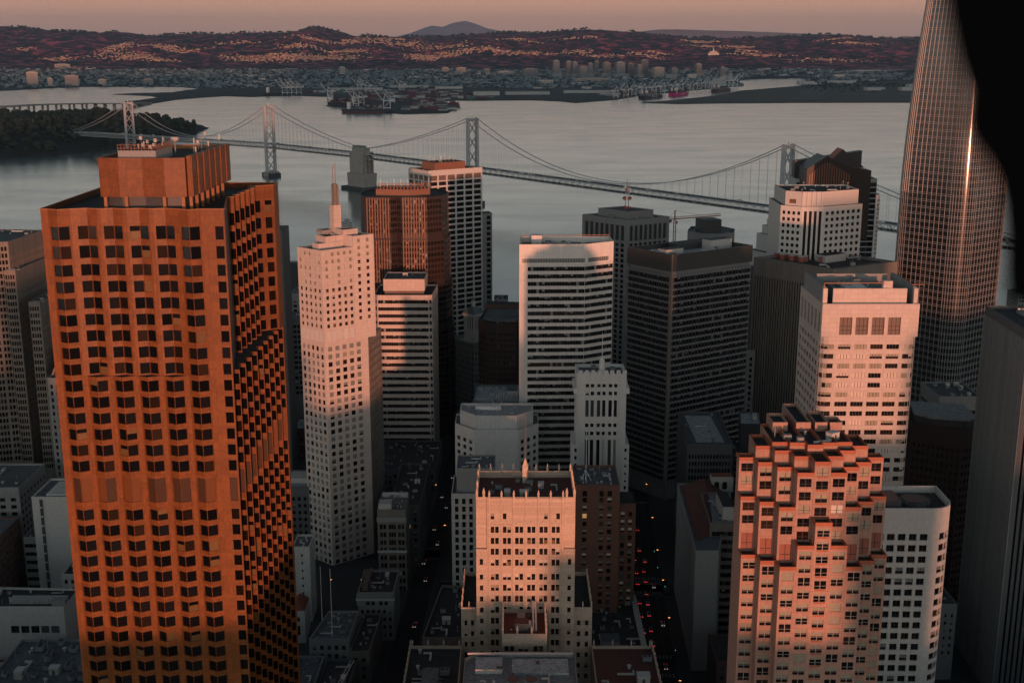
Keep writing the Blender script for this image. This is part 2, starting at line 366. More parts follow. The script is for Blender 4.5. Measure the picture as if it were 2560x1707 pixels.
def units():
    if _U: return _U
    b = MB(); b.box(-1.6, 1.6, -1.2, 1.2, .3, 2.0, 'unit_grey'); b.box(-1.7, 1.7, -1.3, 1.3, 0, .3, 'metal_dark'); b.cyl(-.75, 0, .62, 2.0, 2.35, 'metal_dark', 10); b.cyl(.75, 0, .62, 2.0, 2.35, 'metal_dark', 10); _U.append(b.mesh('roof_unit'))
    b = MB(); b.box(-4, 4, -.4, .4, .5, 1.3, 'metal_light'); b.box(3.2, 4, -.4, 3.2, .5, 1.3, 'metal_light'); b.box(-3.5, -3.2, -.3, .3, 0, .5, 'metal_dark'); b.box(2.2, 2.5, -.3, .3, 0, .5, 'metal_dark'); _U.append(b.mesh('roof_duct'))
    b = MB(); b.box(-2.2, 2.2, -1.6, 1.6, 0, 2.9, 'concrete_white', top='roof_grey'); b.box(-2.35, 2.35, -1.75, 1.75, 2.9, 3.1, 'metal_light'); b.box(-.5, .5, -1.63, -1.6, .05, 2.1, 'metal_dark'); _U.append(b.mesh('roof_hut'))
    b = MB(); b.cyl(0, 0, .5, 0, 1.3, 'metal_light', 8); b.cyl(0, 0, .75, 1.3, 1.6, 'metal_light', 8, .4); _U.append(b.mesh('roof_vent'))
    b = MB(); b.cyl(0, 0, 1.5, .3, 2.4, 'unit_grey', 14); b.cyl(0, 0, 1.15, 2.4, 2.7, 'metal_dark', 14); b.box(-1.2, 1.2, -1.2, 1.2, 0, .3, 'metal_dark'); _U.append(b.mesh('cooling_tower'))
    b = MB(); b.cyl(0, 0, .09, 0, 4.5, 'metal_light', 5); b.bar((-.5, 0, 3.6), (.5, 0, 3.6), .09, 'metal_light'); b.bar((-.35, 0, 4.1), (.35, 0, 4.1), .09, 'metal_light'); _U.append(b.mesh('roof_mast'))
    return _U
UN = ['roof_unit', 'roof_duct', 'roof_hut', 'roof_vent', 'cooling_tower', 'roof_mast']
def clutter(t, P, z, n, wts=(4, 3, 1.2, 4, 1.5, 1.5), edge=2.5, sc=1.0, ang=0):
    us = units(); Q = inset(P, edge); xs = [p[0] for p in Q]; ys = [p[1] for p in Q]; got = []; tries = 0
    while len(got) < n and tries < n * 30:
        tries += 1; x = R.uniform(min(xs), max(xs)); y = R.uniform(min(ys), max(ys)); k = R.choices(range(6), wts)[0]
        r = (2.2, 4.2, 2.8, .9, 1.8, .6)[k] * sc
        if not inside(x, y, Q) or any(math.hypot(x - a, y - b) < r + c for a, b, c in got): continue
        got.append((x, y, r)); s = sc * R.uniform(.75, 1.2)
        t.put(UN[k], us[k], (x, y, z), ang + R.choice((0, math.pi / 2)), (s, s * R.uniform(.8, 1.2), s * R.uniform(.85, 1.15)))
FOOT = []
def block(t, mb, P, z0, z1, m, specs, par=1.1, mr='roof_grey', th=.45):
    """a tower body: specs[i] describes edge i: dict(xs, zs, ...) or None for a blank wall"""
    FOOT.append((min(p[0] for p in P), max(p[0] for p in P), min(p[1] for p in P), max(p[1] for p in P)))
    for i in range(len(P)):
        a, b = P[i], P[(i + 1) % len(P)]; sp_ = specs[i] if specs and i < len(specs) else None
        L = math.hypot(b[0] - a[0], b[1] - a[1])
        if sp_ is None: wall(t, mb, a, b, z0, z1, [], [], m)
        else:
            k = dict(sp_); xs = k.pop('xs'); xs = xs(L) if callable(xs) else xs
            wall(t, mb, a, b, z0, z1, xs, k.pop('zs'), k.pop('m', m), **k)
    if par is not None: roof(mb, P, z1, par, th, m, mr)
def rect(x0, x1, y0, y1, ang=0, c=None):
    P = [(x0, y0), (x1, y0), (x1, y1), (x0, y1)]
    if ang:
        cx, cy_ = c or ((x0 + x1) / 2, (y0 + y1) / 2); ca, sa = math.cos(ang), math.sin(ang)
        P = [(cx + (x - cx) * ca - (y - cy_) * sa, cy_ + (x - cx) * sa + (y - cy_) * ca) for x, y in P]
    return P
def para(a, b, c): return [a, b, c, (a[0] + c[0] - b[0], a[1] + c[1] - b[1])]      # left, front and right corner -> parallelogram

# ------------------------------------------------------------------ far setting: water, shores, hills
b = MB(); b.face([(-60000, -3000, 0), (60000, -3000, 0), (60000, 60000, 0), (-60000, 60000, 0)], 'water'); struct('bay_water', b)

RIDGE = [(-20000, 420), (-12000, 440), (-7746, 465), (-6695, 510), (-6383, 490), (-6125, 449), (-5654, 439), (-5396, 399), (-5183, 439), (-4769, 373), (-4453, 399), (-4085, 414), (-3772, 399), (-3456, 429), (-3037, 419), (-2802, 419), (-2668, 480), (-2511, 490), (-2303, 449), (-2096, 378), (-1834, 388), (-1467, 363), (-1153, 378), (-838, 368), (-419, 414), (0, 429), (366, 419), (628, 444), (994, 465), (1466, 439), (1938, 388), (2306, 358), (2726, 358), (3250, 358), (3668, 373), (4086, 404), (4454, 378), (4823, 353), (5347, 358), (6397, 337), (7973, 317), (12000, 330), (20000, 300)]
RX = np.array([p[0] for p in RIDGE], float); RZ = np.array([p[1] for p in RIDGE], float)
def sm(a, b, x): q = np.clip((x - a) / (b - a), 0, 1); return q * q * (3 - 2 * q)
def wob(x, y, s, k=0):
    x = x / s; y = y / s
    return (np.sin(1.7 * x + 2.3 * y + 1.3 + k) + np.sin(-2.9 * x + 1.1 * y + 4.1 + 2 * k) * .7 + np.sin(4.3 * x + 3.7 * y + .7 - k) * .45 + np.sin(-6.1 * x + 7.3 * y + 2.2 + k) * .3) / 2.45
def hill_z(x, y):
    x = np.asarray(x, float); y = np.asarray(y, float)
    s = sm(12300, 16500, y); r = np.interp(x, RX, RZ)
    flat = 3 + 46 * np.clip((y - 9300) / 3300, 0, 1)
    spur = wob(x, y * .35, 620) * .20 + wob(x, y, 260, 2) * .07
    up = (r - 49) * np.clip(s * (1 + spur * (1 - s) * 2.4), 0, 1.2)
    down = 1 - .55 * sm(16600, 20500, y)
    return (flat + up * np.where(y > 16500, down, 1)) + wob(x, y, 150, 1) * 9 * s
def grid(name, xs, ys, zf, m, smooth=True):
    X, Y = np.meshgrid(xs, ys); Z = zf(X, Y); nx, ny = len(xs), len(ys)
    me = bpy.data.meshes.new(name); v = np.stack([X, Y, Z], -1).reshape(-1, 3)
    i = np.arange(nx * ny).reshape(ny, nx); f = np.stack([i[:-1, :-1], i[:-1, 1:], i[1:, 1:], i[1:, :-1]], -1).reshape(-1, 4)
    me.from_pydata(v.tolist(), [], f.tolist()); me.materials.append(MATS[m]); me.polygons.foreach_set('use_smooth', [smooth] * len(f)); me.update()
    return tag(link(name, me), kind='structure')
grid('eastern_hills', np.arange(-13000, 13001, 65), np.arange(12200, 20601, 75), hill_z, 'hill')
def mount(prof, Y0, dpt):
    px = np.array([p[0] for p in prof], float); pz = np.array([p[1] for p in prof], float)
    def f(x, y):
        k = np.abs(y - Y0) / dpt; r = np.interp(x, px, pz, left=0, right=0); return r * np.clip(1 - k, 0, 1) ** .8 + wob(x, y, 900) * 26 * np.clip(1 - k, 0, 1) * np.where(k < .02, 0, 1) - 3
    return f
DI = [(-7500, 0), (-5600, 330), (-3960, 506), (-3411, 639), (-2999, 797), (-2725, 876), (-2385, 824), (-2043, 956), (-1593, 1035), (-1226, 929), (-818, 771), (-272, 678), (136, 612), (819, 506), (2600, 300), (5000, 0)]
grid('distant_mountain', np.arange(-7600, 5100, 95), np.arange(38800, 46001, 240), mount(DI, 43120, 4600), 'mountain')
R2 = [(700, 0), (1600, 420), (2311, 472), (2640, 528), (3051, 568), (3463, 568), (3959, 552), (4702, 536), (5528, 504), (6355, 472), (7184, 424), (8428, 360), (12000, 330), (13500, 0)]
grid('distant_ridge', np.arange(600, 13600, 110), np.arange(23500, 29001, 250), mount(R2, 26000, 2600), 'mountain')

def sheet(name, P, z, m, edge=None, label=None):
    b = MB(); b.prism(P, -1.5, z, edge or m, m); return struct(name, b, label)
MAIN = [(-14000, 5200), (-3737, 6922), (-3415, 7710), (-3224, 8104), (-3122, 8465), (-3012, 8697), (-2661, 8737), (-2314, 8697), (-2106, 8390), (-1950, 8300), (-1561, 8200), (-1416, 7351), (-1255, 7239), (-1023, 7077), (-867, 6197), (-909, 6077), (-767, 5815), (-564, 5478), (-465, 5353), (-280, 5446), (-270, 5815), (-279, 6197), (-429, 6364), (-362, 6631), (-170, 6631), (107, 6678), (252, 6540), (327, 6364), (562, 6726), (744, 7239), (1056, 7837), (1345, 8390), (1662, 8942), (1850, 10400), (2473, 10881), (2520, 10300), (2356, 10077), (2200, 9600), (2565, 9767), (3292, 10077), (4732, 10406), (14000, 10300), (14000, 12400), (-14000, 12400)]
sheet('east_bay_flats', MAIN, 2.6, 'flat_ground', 'soil_dark')
SPIT = [(-2372, 7409), (-2202, 7295), (-2077, 7184), (-1983, 6973), (-1993, 6631), (-2026, 6495), (-1886, 6238), (-1819, 6321), (-1816, 6726), (-1747, 6973), (-1661, 7184), (-1478, 7077), (-1348, 7239), (-1561, 8390), (-2018, 8390), (-2106, 8104), (-2103, 7710), (-2185, 7648), (-2289, 7586)]
sheet('causeway_spit', SPIT, 2.2, 'flat_ground', 'soil_dark')
ALA = [(665, 6364), (845, 6258), (1057, 6321), (1478, 6385), (2040, 6407), (2926, 6407), (6000, 6380), (6000, 9700), (4600, 9700), (3292, 9950), (2565, 9660), (2132, 9013), (1735, 8390), (1457, 7968), (1185, 7239), (852, 6631)]
sheet('airfield_island', ALA, 2.4, 'airfield', 'soil_dark')
b = MB()
for P in ([(1500, 6700), (1640, 6690), (2250, 8700), (2100, 8750)], [(1700, 6560), (4600, 6560), (4600, 6680), (1720, 6680)], [(1900, 7300), (4600, 7240), (4600, 7420), (1950, 7480)], [(2380, 6600), (2560, 6600), (2700, 7900), (2500, 7900)]):
    b.face([(x, y, 2.9) for x, y in P], 'runway')
struct('runway', b)
b = MB(); b.face([(3140, 11971, 40.4), (3291, 11823, 38.4), (3800, 12123, 42.5), (4056, 12323, 45), (3506, 12302, 44.6)], 'water'); struct('lagoon_water', b)

# hillside neighbourhoods and the flats: the larger buildings one by one, the rest as one mass
def house_mesh(wx, wy, h, kind, wm='house_wall'):
    rm = 'town_roof' if wm == 'town_wall' else 'house_roof'
    b = MB(); b.box(-wx / 2, wx / 2, -wy / 2, wy / 2, -4, h, wm, bottom=False)
    if kind: b.v += [(-wx / 2 - .5, -wy / 2 - .5, h), (wx / 2 + .5, -wy / 2 - .5, h), (wx / 2 + .5, wy / 2 + .5, h), (-wx / 2 - .5, wy / 2 + .5, h), (-wx / 2, 0, h + 3), (wx / 2, 0, h + 3)]
    if kind:
        k = len(b.v) - 6; r = b.mi(rm)
        for f in ((0, 1, 5, 4), (1, 2, 5), (2, 3, 4, 5), (3, 0, 4)): b.f.append(tuple(k + i for i in f)); b.m.append(r)
    else: b.face([(-wx / 2 - .4, -wy / 2 - .4, h + .02), (wx / 2 + .4, -wy / 2 - .4, h + .02), (wx / 2 + .4, wy / 2 + .4, h + .02), (-wx / 2 - .4, wy / 2 + .4, h + .02)], rm)
    return b
HP = [house_mesh(17, 12, 7, 1, 'hill_house_wall'), house_mesh(12, 11, 6, 1, 'hill_house_wall'), house_mesh(24, 12, 7, 0, 'hill_house_wall'), house_mesh(10, 10, 8, 1, 'hill_house_wall')]
HM = [h.mesh('house') for h in HP]
def to_mass(mb, proto, x, y, z, a, s):
    ca, sa = math.cos(a) * s, math.sin(a) * s; k = len(mb.v)
    mb.v.extend([(x + p[0] * ca - p[1] * sa, y + p[0] * sa + p[1] * ca, z + p[2] * s) for p in proto.v]); mb.f.extend([tuple(k + i for i in f) for f in proto.f]); mb.m.extend([mb.mi(proto.names[i]) for i in proto.m])
CLUST = [(-4561, 14400, 212, 912, 130), (-4141, 13675, 313, 400, 120), (-3917, 14475, 426, 250, 170), (-3782, 13475, 264, 275, 60), (-2781, 13625, 490, 400, 170), (-2454, 13750, 450, 287, 150), (-2085, 13625, 490, 375, 200), (-2461, 14325, 281, 162, 70), (-2328, 14950, 391, 175, 60), (-1899, 14200, 325, 375, 90), (-1942, 15275, 300, 300, 60), (-1596, 15700, 462, 425, 70), (-1301, 15150, 446, 375, 80), (-980, 13975, 274, 437, 130), (-722, 14175, 324, 275, 110), (-849, 14825, 485, 312, 80), (-456, 14350, 328, 237, 50), (-134, 14125, 369, 150, 60), (177, 13900, 409, 150, 60), (95, 14975, 490, 237, 40), (713, 14000, 229, 200, 70), (960, 13700, 313, 162, 70), (824, 15275, 400, 120, 25), (1509, 13925, 273, 225, 50), (1674, 14200, 185, 125, 30), (2277, 15400, 252, 337, 70), (2291, 14700, 288, 275, 60), (2671, 14725, 192, 120, 50), (2641, 14300, 187, 200, 40), (2761, 13975, 411, 175, 60), (3951, 15350, 301, 120, 40), (4088, 14950, 342, 120, 50), (3451, 13525, 531, 325, 50), (-5603, 14425, 141, 137, 20), (-4937, 13700, 269, 300, 50), (-4393, 12500, 245, 325, 30), (-3237, 14975, 490, 250, 25)]
spots = []
for X, Y, rx, ry, n in CLUST:
    for i in range(int(n * 1.5)):
        x = X + R.gauss(0, rx * .4); y = Y + R.gauss(0, ry * .34); y = max(12350, min(16350, y)); y = round(y / 62) * 62 + R.uniform(-9, 9)
        spots.append((x, y, float(hill_z(x, y)), R.randrange(4), R.uniform(-.35, .35), R.uniform(.75, 1.25)))
R.shuffle(spots); mass = MB()
for i, (x, y, z, k, a, s) in enumerate(spots):
    if i < 260:
        o = link('hillside_house', HM[k], None, (x, y, z)); o.rotation_euler[2] = a; o.scale = (s * 1.1,) * 3
        tag(o, 'small pale house catching sunset light on the far wooded hillside', 'house', 'houses on the far hillside')
    else: to_mass(mass, HP[k], x, y, z, a, s)
struct('hillside_houses', mass, 'more sunlit houses spread over the far hillside', 'stuff')
mass = MB(); tall = []; n = 0
LOW = [house_mesh(26, 18, 6, 0, 'town_wall'), house_mesh(16, 12, 6, 1, 'town_wall'), house_mesh(55, 26, 9, 0, 'town_wall'), house_mesh(34, 20, 12, 0, 'town_wall'), house_mesh(24, 22, 17, 0, 'town_wall'), house_mesh(60, 30, 8, 0, 'warehouse')]
while n < 5200:
    y = 8300 + 4300 * R.random() ** .8; x = R.uniform(-.46, .47) * y * 1.02
    if not inside(x, y, MAIN) or (3100 < x < 4100 and y > 11750): continue
    n += 1; k = R.choices(range(6), (5, 8, 1.2, 1.5, .8, .6))[0]; to_mass(mass, LOW[k], x, y, float(hill_z(x, y)), R.choice((0, 1.57)) + .45, R.uniform(.8, 1.25))
struct('town_roofs', mass, 'grey mass of low town roofs between shore and hills', 'stuff')

# far woodland: soft clumps of crowns on the ridge, the slopes and through the town
def blob(mb, x, y, z, r, h, m, n=6, rings=3):
    k = len(mb.v); c = mb.mi(m); mb.v.append((x, y, z + h))
    for j in range(1, rings):
        t = j / rings; rr = r * math.sin(math.pi * (.12 + .8 * t)) ; zz = z + h * (1 - t * .95)
        for i in range(n):
            a = 6.283 * i / n + j * .5; q = rr * R.uniform(.7, 1.25); mb.v.append((x + q * math.cos(a), y + q * math.sin(a), zz + R.uniform(-.08, .08) * h))
    for i in range(n): mb.f.append((k, k + 1 + i, k + 1 + (i + 1) % n)); mb.m.append(c)
    for j in range(rings - 2):
        for i in range(n):
            p = k + 1 + j * n; mb.f.append((p + i, p + n + i, p + n + (i + 1) % n, p + (i + 1) % n)); mb.m.append(c)
mass = MB()
for i in range(2600):
    x = R.uniform(-8000, 7600); y = 16500 + R.gauss(0, 60) - (300 if i % 3 == 0 else 0) * R.random()
    if wob(x, 0, 420, 5) < -.25 and i % 5: continue
    h = 8 + 30 * R.random() ** 2; blob(mass, x, y, float(hill_z(x, y)) - 3, h * R.uniform(.35, .8), h, 'leaf_far')
for i in range(5200):
    y = R.uniform(12500, 16400); x = R.uniform(-.46, .46) * y
    if wob(x, y, 800, 3) < .12: continue
    h = 6 + 20 * R.random() ** 2; blob(mass, x, y, float(hill_z(x, y)) - 3, h * R.uniform(.6, 1.2), h, 'leaf_far', 5)
n = 0
while n < 6500:
    y = 8300 + 4300 * R.random() ** .8; x = R.uniform(-.46, .47) * y
    if not inside(x, y, MAIN) or (3100 < x < 4100 and y > 11750): continue
    n += 1; h = R.uniform(6, 14); blob(mass, x, y, float(hill_z(x, y)) - 2, h * R.uniform(.5, 1.1), h, 'leaf_far', 5)
struct('far_woodland', mass, 'dark trees over the far hills and through the town', 'stuff')
mass = MB()
for i in range(900):
    x = R.uniform(1900, 5200); y = R.gauss(8900, 420) + (x - 3000) * .1
    if inside(x, y, ALA): h = R.uniform(7, 14); blob(mass, x, y, 2, h * .9, h, 'leaf_far', 5)
struct('airfield_trees', mass, 'dark belt of trees behind the airfield', 'stuff')

# single far buildings
def far_block(name, label, x, y, wx, wy, h, m='concrete_white', group=None, cap=True, step=0, ang=.35):
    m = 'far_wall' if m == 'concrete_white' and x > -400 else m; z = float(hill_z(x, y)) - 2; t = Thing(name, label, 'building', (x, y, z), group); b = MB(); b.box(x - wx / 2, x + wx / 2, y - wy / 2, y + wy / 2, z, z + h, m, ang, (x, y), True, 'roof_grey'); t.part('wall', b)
    nf = max(2, int(h / 7)); b = MB(); P0 = rect(x - wx / 2, x + wx / 2, y - wy / 2, y + wy / 2, ang, (x, y))
    P0 = inset(P0, -.25)
    for i in range(nf):
        za = z + 6 + i * (h - 9) / nf; b.prism(P0, za, za + (h - 9) / nf * .45, 'glass_grey', False)
    t.part('window_bands', b, kind='stuff')
    if cap: b = MB(); b.box(x - wx * .25, x + wx * .25, y - wy * .25, y + wy * .25, z + h, z + h + 6, 'concrete_grey', ang, (x, y)); t.part('roof_block', b)
    if step: b = MB(); b.box(x - wx * .9, x + wx * .9, y - wy * .9, y + wy * .9, z, z + h * step, m, ang, (x, y), True, 'roof_grey'); t.part('podium', b)
G = 'towers of the far downtown'
for a in (('pale flat-topped tower at the left end of far downtown', 'far_tower', 368, 10500, 52, 36, 136, 'concrete_white'), ('low wide block left of the far pale tower', 'far_office', 150, 10500, 130, 50, 70, 'concrete_white'),
          ('dark slab tower, second tall one in far downtown', 'far_tower', 478, 10600, 44, 40, 128, 'concrete_grey'), ('pale slab touching the dark tower in far downtown', 'far_tower', 528, 10550, 40, 36, 124, 'concrete_white'),
          ('short grey block between far downtown slabs', 'far_office', 590, 10400, 70, 40, 92, 'concrete_grey'), ('slim pale tower near the middle of far downtown', 'far_tower', 664, 10650, 34, 34, 112, 'concrete_white'),
          ('thin grey tower behind the middle of far downtown', 'far_tower', 735, 10900, 30, 30, 122, 'concrete_grey'), ('broad grey tower right of the middle of far downtown', 'far_tower', 800, 10600, 62, 40, 118, 'concrete_grey'),
          ('wide pale tower, largest of far downtown', 'far_tower', 905, 10500, 76, 44, 124, 'concrete_white'), ('dark square tower right of the wide pale one', 'far_tower', 995, 10550, 64, 44, 112, 'concrete_dark'),
          ('narrow grey tower before the tall dark slab far off', 'far_tower', 1062, 10450, 34, 34, 104, 'concrete_grey'), ('tall dark slab at the right of far downtown', 'far_tower', 1120, 10650, 66, 44, 136, 'concrete_dark'),
          ('low broad beige block ending far downtown', 'far_office', 1215, 10400, 92, 46, 84, 'house_wall'), ('pale round-cornered block right of far downtown', 'far_office', 1370, 10600, 60, 50, 72, 'concrete_white'),
          ('grey tower alone right of far downtown', 'far_tower', 1590, 10700, 52, 40, 104, 'concrete_grey'), ('pale slab above the far harbour cranes', 'far_office', 1765, 10500, 44, 30, 82, 'concrete_white'),
          ('low pale wide block in front of far downtown', 'far_office', 620, 9700, 300, 50, 26, 'house_wall'), ('small pale tower standing alone in the far town', 'far_tower', -1520, 11200, 50, 34, 62, 'concrete_white'),
          ('tall pale apartment tower on the far left shore', 'apartment_tower', -3440, 8960, 76, 40, 96, 'house_wall'), ('smaller pale block beside the left shore tower', 'apartment_block', -3270, 8840, 34, 30, 56, 'concrete_white'), ('wide pale block with brown front on left shore', 'apartment_block', -3130, 8880, 92, 40, 72, 'house_wall'),
          ('low pale block right of brown-fronted shore block', 'apartment_block', -2940, 8960, 56, 40, 44, 'concrete_white'), ('grey low block at the far left shore bend', 'apartment_block', -2640, 9060, 70, 40, 42, 'concrete_grey'), ('long pale building at the foot of left hills', 'far_office', -4560, 12700, 150, 40, 34, 'house_wall'),
          ('pink lit block left of the far town centre', 'far_office', -620, 11600, 60, 40, 44, 'house_wall'), ('second lit block in the middle of the far town', 'far_office', -470, 11500, 90, 40, 46, 'house_wall'), ('bright pale block right of the lit blocks', 'far_office', -230, 11300, 50, 40, 40, 'concrete_white'), ('wide pale low block in the far town middle', 'far_office', -60, 11100, 140, 50, 28, 'house_wall')):
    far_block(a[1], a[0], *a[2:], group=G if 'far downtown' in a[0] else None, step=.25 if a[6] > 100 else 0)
for i, (x, y, wx, wy, h, m) in enumerate(((1290, 10150, 90, 50, 50, 'concrete_grey'), (1480, 10300, 70, 50, 48, 'concrete_white'), (250, 9500, 120, 60, 24, 'house_wall'), (480, 7600, 330, 50, 16, 'warehouse'), (90, 7350, 260, 60, 18, 'warehouse'), (-150, 7250, 150, 60, 22, 'warehouse'), (-700, 8500, 260, 40, 16, 'warehouse'), (-420, 8300, 180, 40, 16, 'warehouse'), (-1000, 8050, 330, 40, 16, 'warehouse'), (2330, 8020, 120, 60, 20, 'warehouse'), (2560, 8000, 150, 60, 22, 'warehouse'), (2780, 8050, 140, 60, 20, 'warehouse'), (2980, 8080, 160, 60, 22, 'warehouse'), (3210, 8120, 140, 60, 18, 'warehouse'), (3420, 8250, 260, 70, 26, 'warehouse'), (2750, 8500, 120, 60, 24, 'warehouse'), (2480, 9400, 200, 70, 22, 'warehouse'), (2200, 9350, 120, 60, 18, 'warehouse'), (2750, 10500, 90, 50, 40, 'concrete_white'), (3350, 11300, 160, 60, 30, 'warehouse'))):
    t = Thing('warehouse', 'long pale flat-roofed shed on the far harbour flats', 'warehouse', (x, y, 2), 'sheds on the far harbour flats'); z = 2.0
    b = MB(); b.box(x - wx / 2, x + wx / 2, y - wy / 2, y + wy / 2, 2, 2 + h, m, .12, (x, y)); t.part('wall', b)
    b = MB(); P = rect(x - wx / 2 - 1, x + wx / 2 + 1, y - wy / 2 - 1, y + wy / 2 + 1, .12, (x, y)); b.prism(P, 2.1 + h, 3.2 + h, 'roof_grey', 'roof_white'); t.part('roof', b)
# hill temple with spire and lit terrace
t = Thing('temple', 'pale spired temple glowing on the far right hillside', 'temple', (2230, 13900, float(hill_z(2230, 13900)))); z = t.loc[2]
b = MB(); b.box(2170, 2290, 13880, 13920, z - 10, z + 22, 'house_wall'); b.box(2200, 2260, 13885, 13915, z + 22, z + 40, 'house_wall'); t.part('wall', b); b = MB(); b.cyl(2230, 13900, 12, z + 40, z + 85, 'house_wall', 6, .5)
for q in (-38, 38): b.cyl(2230 + q, 13900, 7, z + 22, z + 50, 'house_wall', 6, .3)
t.part('spire', b)

# harbour cranes
def crane_mesh():
    f = MB(); m = 'crane_white'
    for x in (-13, 13):
        for y in (-15, 15): f.bar((x, y, 0), (x * .9, y, 46), 2.2, m)
        f.bar((x, -15, 14), (x, 15, 14), 2.6, m); f.bar((x * .9, -17, 46), (x * .9, 36, 46), 3, m); f.bar((x * .9, -15, 46), (x * .3, -8, 76), 2.2, m); f.bar((x * .9, 15, 46), (x * .3, -8, 76), 1.8, m)
        f.bar((x, -15, 14), (x * .95, 15, 44), 1.6, m)
    for y in (-15, 15): f.bar((-13, y, 14), (13, y, 14), 2.4, m); f.bar((-12, y, 46), (12, y, 46), 2.4, m)
    h = MB(); h.box(-5, 5, 18, 32, 47, 54, m)
    bm = MB()
    for x in (-3.5, 3.5): bm.bar((x, -17, 46), (x, -58, 98), 2.6, m)
    for i in range(6): t_ = i / 5; bm.bar((-3.5, -17 - 41 * t_, 46 + 52 * t_), (3.5, -17 - 41 * t_, 46 + 52 * t_), 1.4, m)
    bm.bar((0, -8, 76), (0, -44, 80), .9, m); bm.bar((0, -8, 76), (0, 34, 48), .9, m)
    return f.mesh('frame'), bm.mesh('boom'), h.mesh('machine_house')
CF, CB, CH = crane_mesh()
def crane(x, y, a, label, group, s=1.0, low=False):
    o = link('gantry_crane', None, None, (x, y, 2.4)); o.rotation_euler[2] = a; o.scale = (s * .92,) * 3; tag(o, label, 'crane', group); link('frame', CF, o); q = link('boom', CB, o); link('machine_house', CH, o)
    if low: q.rotation_euler[0] = .78; q.location = (0, -17 + 44 * .71 - 12, 0)
LW = 1.25      # booms lean out to the left over the outer pier, to the right over the inner harbour
for x, y, s in ((-560, 5565, 1.08), (-752, 5990, .95), (-735, 6070, .95), (-600, 6250, .8)): crane(x, y, -LW - .3, 'pale harbour crane with raised boom on the nearest container pier', 'cranes on the nearest pier', s)
for x, y, s in ((-985, 6750, .95), (-1010, 6900, .9), (-890, 7700, .95), (-960, 7850, .95), (-690, 7800, 1)): crane(x, y, -LW, 'pale harbour crane standing behind the nearest container pier', 'cranes behind the nearest pier', s)
for i in range(4): crane(-1330 + 24 * i, 7290 + 22 * i, -LW - .2, 'pale crane in the tight row by the dark left ship', 'cranes by the left ship', 1.0)
for i in range(15):
    f = i / 14; crane(560 + 980 * f + R.uniform(-12, 12), 6860 + 1700 * f, LW + .35, 'pale crane in the long row along the inner harbour', 'cranes along the inner harbour', R.uniform(.9, 1.12))
for i in range(5): crane(1290 + 22 * i, 7960 + 50 * i, LW - .1, 'pale crane in the dense bunch right of the magenta ship', 'cranes right of the magenta ship', 1.1)

# ships
def ship(label, x, y, a, L, B_, hull, boxes, text=None, sup=-.32, lines=9, low='hull_red', tcol='paint_white', tz=9, ts=22):
    o = Thing('container_ship', label, 'ship', (0, 0, 0)); o.o.location = (x, y, 0); o.o.rotation_euler[2] = a
    P = [(-L / 2, -B_ * .42), (-L / 2 + L * .05, -B_ / 2), (L * .36, -B_ / 2), (L * .46, -B_ * .28), (L / 2, 0), (L * .46, B_ * .28), (L * .36, B_ / 2), (-L / 2 + L * .05, B_ / 2), (-L / 2, B_ * .42)]
    b = MB(); Q = [(p[0] * .97, p[1] * .92) for p in P]; b.prism(Q, -1, 3, low, False, False, [(p[0] * .98, p[1] * .96) for p in P]); b.prism([(p[0] * .98, p[1] * .96) for p in P], 3, 15, hull, 'metal_dark', False, P); h = o.part('hull', b)
    b = MB(); b.box(L * sup - 6, L * sup + 6, -B_ * .42, B_ * .42, 15, 44, 'paint_white'); b.box(L * sup - 4, L * sup + 5, -B_ * .5, B_ * .5, 38, 41, 'paint_white'); b.box(L * sup - 11, L * sup - 7, -4, 4, 15, 48, 'hull_red'); o.part('superstructure', b)
    b = MB(); nx = int(L * .74 / 15)
    for i in range(nx):
        X = -L * .42 + i * 15
        if abs(X - L * sup) < 15: continue
        for j in range(3):
            tp = R.choice((18, 22, 26, 29, 32)) if boxes else 17; yy = -B_ * .46 + j * B_ * .31
            for k in range(3): zz = 15 + (tp - 15) * k / 3; b.box(X, X + 13, yy, yy + B_ * .29, zz, zz + (tp - 15) / 3 - .1, R.choice(boxes or ['metal_dark']), bottom=False)
    o.part('containers', b, kind='stuff')
    if text:
        cu = bpy.data.curves.new('lettering', 'FONT'); cu.body = text; cu.size = ts; cu.align_x = 'CENTER'; cu.extrude = .15; cu.space_character = 2.2 if len(text) == 3 else 1.2; cu.materials.append(MATS[tcol])
        for sd in (1, -1):
            q0 = bpy.data.objects.new('lettering', cu); me_ = bpy.data.meshes.new_from_object(q0); bpy.data.objects.remove(q0); q = bpy.data.objects.new('lettering', me_); COL.objects.link(q); q.parent = h; q.rotation_euler = (math.pi / 2, 0, 0 if sd > 0 else math.pi); q.location = (0, -sd * (B_ / 2 + .25), tz - ts * .33)
    return o
ship('dark blue container ship moored at the nearest pier tip', -640, 5500, -.12, 230, 34, 'hull_navy', ['box_teal', 'box_grey', 'steel_dark', 'box_rust'], sup=-.36)
ship('dark red-decked container ship behind the nearest pier ship', -800, 6130, -.3, 230, 32, 'hull_black', ['box_rust', 'box_pink', 'box_rust', 'box_grey'], sup=.1)
ship('empty black ship with white cabin at the left berth', -1385, 7330, -.1, 170, 30, 'hull_black', None, sup=-.3, low='hull_black')
ship('black container ship with large white MSC letters', 780, 6960, 1.06, 300, 40, 'hull_black', ['box_rust', 'box_grey', 'box_teal', 'house_wall'], 'MSC', low='hull_black')
ship('bright magenta container ship in the inner harbour', 985, 7330, 1.06, 260, 42, 'hull_magenta', ['box_pink', 'box_pink', 'box_rust', 'box_grey'], 'ONE', low='hull_magenta', ts=13)
ship('dark container ship at the far end of the harbour', 1330, 7900, 1.06, 300, 42, 'hull_black', ['box_teal', 'box_rust', 'box_grey'], low='hull_red')
